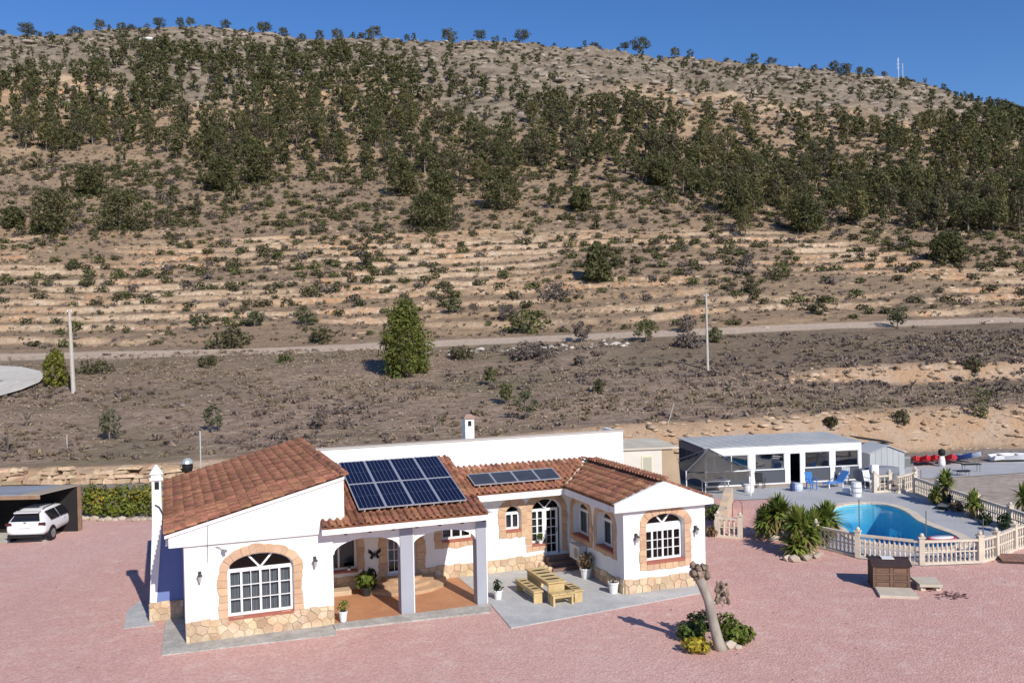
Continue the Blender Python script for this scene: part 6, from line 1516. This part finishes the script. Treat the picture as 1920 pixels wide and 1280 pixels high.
# bare little trees
def bare(px, py, hpx, label, seed):
    b = hit(px, py); h = hpx * b.y / FPX; rs = random.Random(seed); e = empty('bare_tree', b, 0, label, 'tree', 'bare small trees in the field'); mb = MB()
    mb.tube([(0, 0, -.2), (0, 0, h * .4)], [.09, .07], 5); mb.build('trunk', trunk_m, e); mb = MB()
    for k in range(14):
        a = rs.uniform(0, 6.28); L = h * rs.uniform(.35, .6); z = h * rs.uniform(.2, .4); q = Vector((math.cos(a) * L * .6, math.sin(a) * L * .6, z + L * .7)); mb.tube([(0, 0, z), q * .5 + Vector((0, 0, z * .5)), q], [.05, .035, .02], 3)
    mb.build('branches', trunk_m, e)
for i, (px, py, h, lb) in enumerate(((14, 852, 56, 'bare tree at the far left above the carport'), (50, 800, 44, 'thin bare tree right of the far left one'), (815, 812, 34, 'bare bush behind the rear chimney'), (1565, 742, 32, 'bare little tree in the dark right field'), (1710, 732, 30, 'bare little tree below the upper orange bank'), (672, 800, 22, 'wispy bare bush above the white back wall'))): bare(px, py, h, lb, i)

# ---- forest belt
YT = lambda p: np.interp(p, [0, 60, 120, 200, 300, 400, 520, 650, 760, 880, 1000, 1100, 1250, 1400, 1500, 1650, 1750, 1850, 1930], [140, 140, 150, 118, 95, 108, 98, 108, 140, 175, 190, 205, 218, 222, 240, 252, 245, 212, 235])
YB = lambda p: np.interp(p, [0, 150, 300, 400, 520, 600, 700, 800, 880, 1000, 1150, 1290, 1400, 1600, 1930], [285, 285, 300, 318, 315, 300, 320, 335, 350, 318, 325, 372, 415, 432, 442])
rsF = np.random.default_rng(77); spots = []; cellg = {}
def free(x, y, dmin):
    i, j = int(x // 6), int(y // 6)
    for a in (-1, 0, 1):
        for b in (-1, 0, 1):
            for (u, v) in cellg.get((i + a, j + b), ()):
                if (u - x) ** 2 + (v - y) ** 2 < dmin * dmin: return False
    return True
CX = rsF.uniform(-275, 275, 18000); CY = rsF.uniform(180, 368, 18000); CZ = terrain(CX, CY); NZ = fbm(CX * .05, CY * .05, 3, 101)
for x, y, z, q in zip(CX, CY, CZ, NZ):
    px, py = pix(x, y, z)
    if not (-260 < px < 2180): continue
    a, b = YT(px), YB(px)
    if a < py < b: dens = (.90 if q > -.26 else .25) if px > 620 else (.85 if q > -.24 else .22)
    elif py < a: dens = .15 if py > a - 45 else .05
    else: dens = .10 if py < b + 45 else .012
    if rsF.random() > dens: continue
    dm = 3.5 if dens > .5 else 5
    if not free(x, y, dm): continue
    cellg.setdefault((int(x // 6), int(y // 6)), []).append((x, y))
    h = rsF.uniform(4.2, 8.0) if a < py < b else (rsF.uniform(2.4, 5.2) if py < a else rsF.uniform(2.5, 5.5))
    spots.append((h / y if -40 < px < 1960 else 0, x, y, z, h, 0 if a < py < b else (1 if py < a else 2)))
# skyline trees
for px, h in ((22, 14), (66, 28), (84, 18), (123, 8), (155, 13), (203, 21), (243, 14), (262, 13), (313, 19), (352, 18), (372, 18), (405, 13), (438, 18), (510, 22), (545, 17), (580, 13), (612, 18), (645, 20), (690, 18), (715, 24), (775, 14), (853, 28), (912, 22), (990, 24), (1050, 7), (1100, 13), (1125, 17), (1182, 16), (1210, 30), (1275, 20), (1372, 14), (1455, 16), (1525, 11), (1545, 11), (1572, 24), (1592, 24), (1620, 13), (1637, 13), (1665, 12), (1780, 12), (1835, 14), (1862, 20), (1885, 22), (1905, 26), (1800, 10)):
    y = 369.0; x = (px - 960) / FPX * y; spots.append((9, x, y, float(terrain(np.array([x]), np.array([y]))[0]), h * y / FPX * 1.12, 3))
spots.sort(key=lambda s: -s[0])
LB = ['dark green pine in the dense forest belt across the hillside', 'small pine scattered among the pale rocks above the forest', 'small pine scattered on the open slope below the forest', 'rounded pine standing on the skyline of the hill']
GR = ['pines of the forest belt', 'pines among the rocks above the forest', 'pines on the slope below the forest', 'pines along the skyline']
SV, SF, so_ = [], [], 0; SVb = MB()
ORD = 'first second third fourth fifth sixth seventh eighth ninth tenth eleventh twelfth thirteenth fourteenth fifteenth sixteenth seventeenth eighteenth nineteenth'.split()
def ordinal(n):
    if n < 20: return ORD[n - 1]
    t = ['twent', 'thirt', 'fort', 'fift'][n // 10 - 2]
    return t + ('ieth' if n % 10 == 0 else 'y-' + ORD[n % 10 - 1])
skyx = sorted(s[1] for s in spots if s[5] == 3)
def tree_label(x, y, z, h, kd):
    px, py = pix(x, y, z)
    if kd == 3: return '%s pine from the left along the skyline of the hill' % ordinal(skyx.index(x) + 1)
    side = 'far left' if px < 380 else 'left' if px < 760 else 'middle' if px < 1150 else 'right' if px < 1540 else 'far right'
    size = 'tall' if h > 6.6 else 'medium' if h > 5.2 else 'small'
    if kd == 0:
        t = (py - YT(px)) / (YB(px) - YT(px)); row = 'upper edge' if t < .33 else 'heart' if t < .7 else 'lower edge'
        return '%s dark pine at the %s of the forest belt, %s of the picture' % (size, row, side)
    return LB[kd] + ', %s of the picture' % side
for i, (_, x, y, z, h, kd) in enumerate(spots):
    k = int(rsF.integers(0, 9)); rz = rsF.uniform(0, 6.28); wz = rsF.uniform(.72, 1.05)
    if kd == 3: k = (0, 1, 3, 6, 5)[k % 5]; wz *= 1.35
    if i < 300:
        e = empty('pine_tree', (x, y, z - .15), rz, tree_label(x, y, z, h, kd), 'tree', GR[kd]); e.scale = (h * wz, h * wz, h)
        for nm, me in (('crown', PROT[k][0]), ('trunk', PROT[k][1])):
            o = bpy.data.objects.new(nm, me); COL.objects.link(o); o.parent = e
    else:
        V, F = PROT[k][2], PROT[k][3]; c, s = math.cos(rz), math.sin(rz); V2 = np.stack([(V[:, 0] * c - V[:, 1] * s) * h * wz + x, (V[:, 0] * s + V[:, 1] * c) * h * wz + y, V[:, 2] * h + z], 1)
        SV.append(V2); SF.append(F + so_); so_ += len(V); SVb.tube([(x, y, z - .3), (x, y, z + h * .5)], [.13, .07], 4, cap=False)
print('trees', len(spots))
if SV:
    o = link_mesh('far_pines', np_mesh('far_pines', np.concatenate(SV), np.concatenate(SF), pine_d)); tag(o, 'further dark pines filling the forest belt', 'trees', None, 'stuff')
    tag(SVb.build('far_pine_trunks', trunk_m), 'pale trunks of the further pines in the forest belt', 'trunks', None, 'stuff')

# ---- shrubs on the slopes
SHP = []
for k in range(7):
    g = np.random.default_rng(300 + k); Vs, Fs, off = [], [], 0
    for c in range(5):
        a = c * 1.256; q = .28 if c else 0; V, F = leafcloud((q * math.cos(a), q * math.sin(a), .20 + .06 * g.random()), (.28, .28, .24), 22, .14, 300 + 10 * k + c, .45, 1.8, .6); V[:, 2] = np.maximum(V[:, 2], -.02)
        Vs.append(V); Fs.append(F + off); off += len(V)
    SHP.append((np.concatenate(Vs), np.concatenate(Fs), np_mesh('shrub', np.concatenate(Vs), np.concatenate(Fs), [scrub_m, scrub_g, scrub_m, scrub_p, scrub_m, scrub_g, scrub_m][k])))
CX = rsF.uniform(-270, 270, 29000); CY = rsF.uniform(118, 366, 29000); CZ = terrain(CX, CY); NZ = fbm(CX * .04, CY * .06, 3, 111); sh = []
for x, y, z, q in zip(CX, CY, CZ, NZ):
    px, py = pix(x, y, z)
    if not (-300 < px < 2220) or abs(y - float(path_y(x))) < 3.5: continue
    a, b = YT(px), YB(px)
    dn = np.interp(py, [60, 200, 300, 380, 440, 480, 540, 600, 650], [1.0, .95, .85, .85, .9, .68, .5, .4, .3])
    if px > 1000 and 330 < py < 480: dn *= 1.35
    dn *= np.clip(1 + 1.6 * q, .15, 2); y_ = y
    if y < 190: dn *= np.interp(float(terrain(np.array([x]), np.array([y + .5]), False)[0] - terrain(np.array([x]), np.array([y - .5]), False)[0]), [.1, .5], [.65, 1.6])
    if rsF.random() > dn * (y / 200) ** .4 * .62: continue
    w = rsF.uniform(.9, 2.6) * (1.0 if py > 300 else .8); sh.append((w / y if -20 < px < 1940 else 0, x, y, z, w))
sh.sort(key=lambda s: -s[0]); print('shrubs', len(sh))
parts = {0: [], 1: [], 3: []}
for i, (_, x, y, z, w) in enumerate(sh):
    k = int(rsF.integers(0, 7)); rz = rsF.uniform(0, 6.28); hh = w * rsF.uniform(.75, 1.25)
    if i < 300:
        o = link_mesh('shrub', SHP[k][2], None, (x, y, z - .05), (0, 0, rz), (w, w, hh)); tag(o, ['low dark olive shrub on the terraced slope', 'low green shrub on the terraced slope', 'low dark olive shrub on the terraced slope', 'low grey brown shrub on the terraced slope', 'low dark olive shrub on the terraced slope', 'low green shrub on the terraced slope', 'low dark olive shrub on the terraced slope'][k] + (', far left' if (q_ := pix(x, y, z))[0] < 400 else ', left of centre' if q_[0] < 800 else ', near the centre' if q_[0] < 1150 else ', right of centre' if q_[0] < 1550 else ', far right') + (', high up' if q_[1] < 450 else ', midway up' if q_[1] < 540 else ', low down near the track'), 'shrub', 'low shrubs scattered over the terraced slope')
    else:
        V, F = SHP[k][0], SHP[k][1]; c, s = math.cos(rz), math.sin(rz)
        parts[{0: 0, 2: 0, 4: 0, 6: 0, 1: 1, 5: 1, 3: 3}[k]].append(np.stack([(V[:, 0] * c - V[:, 1] * s) * w + x, (V[:, 0] * s + V[:, 1] * c) * w + y, V[:, 2] * hh + z], 1))
for kk, m, nm, lb in ((0, scrub_m, 'scrub', 'dark olive scrub covering the hillside'), (1, scrub_g, 'green_scrub', 'greener scrub covering the hillside'), (3, scrub_p, 'grey_scrub', 'grey brown scrub covering the hillside')):
    if parts[kk]: V = np.concatenate(parts[kk]); tag(link_mesh(nm, np_mesh(nm, V, np.arange(len(V)).reshape(-1, 4), m)), lb, 'scrub', None, 'stuff')

# ---- dry tufts in the field and small tufts on the slope (nobody could count them)
def tufts(name, X, Y, size, nl, m, label, flat=.6):
    Z = terrain(X, Y); n = len(X); g = np.random.default_rng(len(X))
    nl *= 2; az = g.uniform(0, 6.28, (n, nl)); rr = size[:, None] * g.uniform(.1, .55, (n, nl)); c = np.stack([X[:, None] + rr * np.cos(az), Y[:, None] + rr * np.sin(az), Z[:, None] + size[:, None] * flat * g.uniform(.15, .55, (n, nl))], -1).reshape(-1, 3)
    d = g.normal(size=c.shape); d[:, 2] = np.abs(d[:, 2]) * .8; d /= np.linalg.norm(d, axis=1)[:, None]; a = np.cross(d, g.normal(size=c.shape)); a /= np.linalg.norm(a, axis=1)[:, None]; b = np.cross(d, a); s = np.repeat(size, nl)[:, None] * g.uniform(.14, .30, (len(c), 1))
    V = np.stack([c - a * s, c - b * s * .5, c + a * s, c + b * s * .5], 1).reshape(-1, 3)
    return tag(link_mesh(name, np_mesh(name, V, np.arange(len(V)).reshape(-1, 4), m)), label, 'scrub', None, 'stuff')
dry1 = leafmat('dry_grass', (.36, .28, .205), (.25, .195, .15), .1, .3, .015); dry2 = leafmat('dry_bramble', (.20, .155, .13), (.15, .115, .10), .1, .3, .02); dry3 = leafmat('dry_olive', (.22, .17, .11), (.165, .13, .085), .1, .3, .02)
def fieldpts(n, f):
    X = rsF.uniform(-82, 84, n); Y = rsF.uniform(64, 113, n); k = (np.abs(X) < .72 * Y) & (Y > bank_y(X) + 2.5) & (rsF.random(n) < f(X, Y)); return X[k], Y[k]
X, Y = fieldpts(20000, lambda X, Y: np.clip(.55 + fbm(X * .06, Y * .1, 3, 121), .05, 1)); tufts('dry_grass', X, Y, rsF.uniform(.2, .55, len(X)), 5, dry1, 'pale dry grass tufts over the field', .7)
X, Y = fieldpts(6000, lambda X, Y: np.clip(.25 + 1.2 * fbm(X * .06, Y * .1, 3, 131) + .4 * np.clip((X - 5) / 20, 0, 1), .03, 1)); tufts('bramble', X, Y, rsF.uniform(.25, 1.1, len(X)), 9, dry2, 'purple brown bramble patches over the field', .45)
X, Y = fieldpts(6000, lambda X, Y: np.clip(.3 + 1.4 * fbm(X * .05, Y * .08, 3, 141), .02, 1)); tufts('olive_tufts', X, Y, rsF.uniform(.3, .9, len(X)), 7, dry3, 'olive tinted low tufts over the field', .6)
X = rsF.uniform(-172, 172, 14000); Y = rsF.uniform(117, 250, 14000); k = (np.abs(X) < .70 * Y) & (np.abs(Y - path_y(X)) > 3); k &= rsF.random(len(X)) < np.interp(terrain(X, Y + .5, False) - terrain(X, Y - .5, False), [.15, .6], [.35, 1]); X, Y = X[k], Y[k]; tufts('slope_tufts', X, Y, rsF.uniform(.3, .9, len(X)), 6, scrub_m, 'tiny dark tufts over the terraced slope', .8)
X = rsF.uniform(-172, 172, 12000); Y = rsF.uniform(117, 260, 12000); k = (np.abs(X) < .70 * Y) & (np.abs(Y - path_y(X)) > 3); k &= rsF.random(len(X)) < np.interp(terrain(X, Y + .5, False) - terrain(X, Y - .5, False), [.15, .6], [.35, 1]); X, Y = X[k], Y[k]; tufts('slope_bramble', X, Y, rsF.uniform(.3, 1.1, len(X)), 6, dry2, 'brown brushwood over the terraced slope', .6)

# ---- rocks and outcrops
def rocks(name, X, Y, size, m, label, sub=1, flat=.5, sink=.15):
    bm = bmesh.new(); bmesh.ops.create_icosphere(bm, subdivisions=sub, radius=1); B = np.array([v.co[:] for v in bm.verts]); F = np.array([[v.index for v in f.verts] for f in bm.faces]); bm.free()
    n = len(X); Z = terrain(X, Y); g = np.random.default_rng(n + sub); jit = 1 + g.uniform(-.40, .34, (n, len(B), 1)); rz = g.uniform(-.6, .6, n); sc = np.stack([size * g.uniform(.8, 1.7, n), size * g.uniform(.6, 1.1, n), size * flat * g.uniform(.6, 1.3, n)], -1)
    V = B[None] * jit * sc[:, None]; c, s = np.cos(rz)[:, None], np.sin(rz)[:, None]; V = np.stack([V[..., 0] * c - V[..., 1] * s + X[:, None], V[..., 0] * s + V[..., 1] * c + Y[:, None], V[..., 2] + (Z - size * sink)[:, None]], -1)
    return tag(link_mesh(name, np_mesh(name, V.reshape(-1, 3), (F[None] + (np.arange(n) * len(B))[:, None, None]).reshape(-1, 3), m)), label, 'rocks', None, 'stuff')
n = 4200; X = rsF.uniform(-235, 235, n); Y = rsF.uniform(262, 371, n); k = rsF.random(n) < np.clip((Y - 255) / 60, .15, 1); X, Y = X[k], Y[k]; rocks('hill_rocks', X, Y, rsF.uniform(.3, 1.05, len(X)) ** 1.5 * 1.35, rockm, 'pale grey rocks strewn over the upper hillside')
n = 420; X = rsF.uniform(-235, 235, n); Y = rsF.uniform(285, 363, n); rocks('rock_outcrops', X, Y, rsF.uniform(.9, 2.3, n), rockm, 'large pale rock outcrops below the skyline', 2, .42, .05)
n = 3000; X = rsF.uniform(-172, 172, n); Y = rsF.uniform(118, 275, n); k = np.abs(X) < .70 * Y; X, Y = X[k], Y[k]; rocks('slope_stones', X, Y, rsF.uniform(.12, .55, len(X)), earthrock, 'pale stones strewn over the terraced slope')
n = 420; X = rsF.uniform(-15, 46, n); t_ = rsF.random(n); Y = bank_y(X) + np.interp(X, [-30, 0, 33], [.8, 2., 3.6]) * t_ * 1.0; rocks('bank_stones', X, Y, rsF.uniform(.1, .45, n), earthrock, 'tan stones in the earth bank behind the pool house', flat=.34, sink=.05)
n = 70; X = rsF.uniform(22, 60, n); Y = 87 + .02 * X + rsF.normal(0, .7, n); rocks('upper_bank_stones', X, Y, rsF.uniform(.15, .5, n), earthrock, 'tan stones on the upper right bank', flat=.6)
n = 70; X = rsF.uniform(-18, 14, n); Y = path_y(X) - 6 + rsF.normal(0, 1.0, n); rocks('track_stones', X, Y, rsF.uniform(.15, .45, n), mat('white_stone', (.62, .58, .53), (.5, .46, .42), 1, .9, rnd=.15), 'white stones heaped below the track', flat=.6)
b = hit(277, 78, 300); rz_ = MB(); rz_.blob((b.x, b.y - .5, b.z + .4), (3.2, 1.2, .7), .12, sub=2); tag(rz_.build('white_rock', mat('white_limestone', (.72, .70, .67), rough=.9)), 'bright white flat rock just below the skyline at the left', 'rock')
# pale road curve at the left edge
rd = [(-330, 730), (-320, 696), (-150, 696), (0, 692), (40, 694), (75, 703), (84, 712), (74, 724), (40, 738), (0, 750), (-40, 754), (-150, 770), (-320, 775)]
pts = [hit(px, py) for px, py in rd]; c_ = hit(10, 720); mb = MB(); vs = []
for j in range(9):
    for p in pts: x, y = c_.x + (p.x - c_.x) * (1 - j / 8), c_.y + (p.y - c_.y) * (1 - j / 8); vs.append((x, y))
va = np.array(vs); zz = terrain(va[:, 0], va[:, 1]); zs = terrain(va[:, 0], va[:, 1], False); n = len(pts)
mb.add([(x, y, z) for (x, y), z in zip(vs, np.maximum(zz, zs) + .38)], [(j * n + i + 1, j * n + i, (j + 1) * n + i, (j + 1) * n + i + 1) for j in range(8) for i in range(n - 1)]); tag(mb.build('road', palecon), kind='structure')

# scattered stones on the gravel
n = 260; X = rsF.uniform(-22, 20, n); Y = rsF.uniform(19, 44, n); q = [Vector((x, y, 0)) - P0 for x, y in zip(X, Y)]; k = np.array([not (-1.3 < v.dot(U) < 20 and -3.2 < v.dot(V_) < 14) for v in q]); X, Y = X[k], Y[k]
rocks('loose_stones', X, Y, rsF.uniform(.015, .045, len(X)), mat('loose_stone', (.40, .27, .25), (.24, .17, .16), 3, .9, rnd=.3), 'small loose stones scattered over the pink gravel', flat=.8, sink=-.2)

n = 70; q = [at(rsF.normal(1785, 16), rsF.normal(1117, 4)) for _ in range(n)]; rocks('dark_debris', np.array([v.x for v in q]), np.array([v.y for v in q]), rsF.uniform(.02, .07, n), mat('dark_debris', (.07, .035, .035), (.12, .06, .055), 3, .9), 'dark debris spilled on the gravel right of the propped slab', flat=.4, sink=-.1)
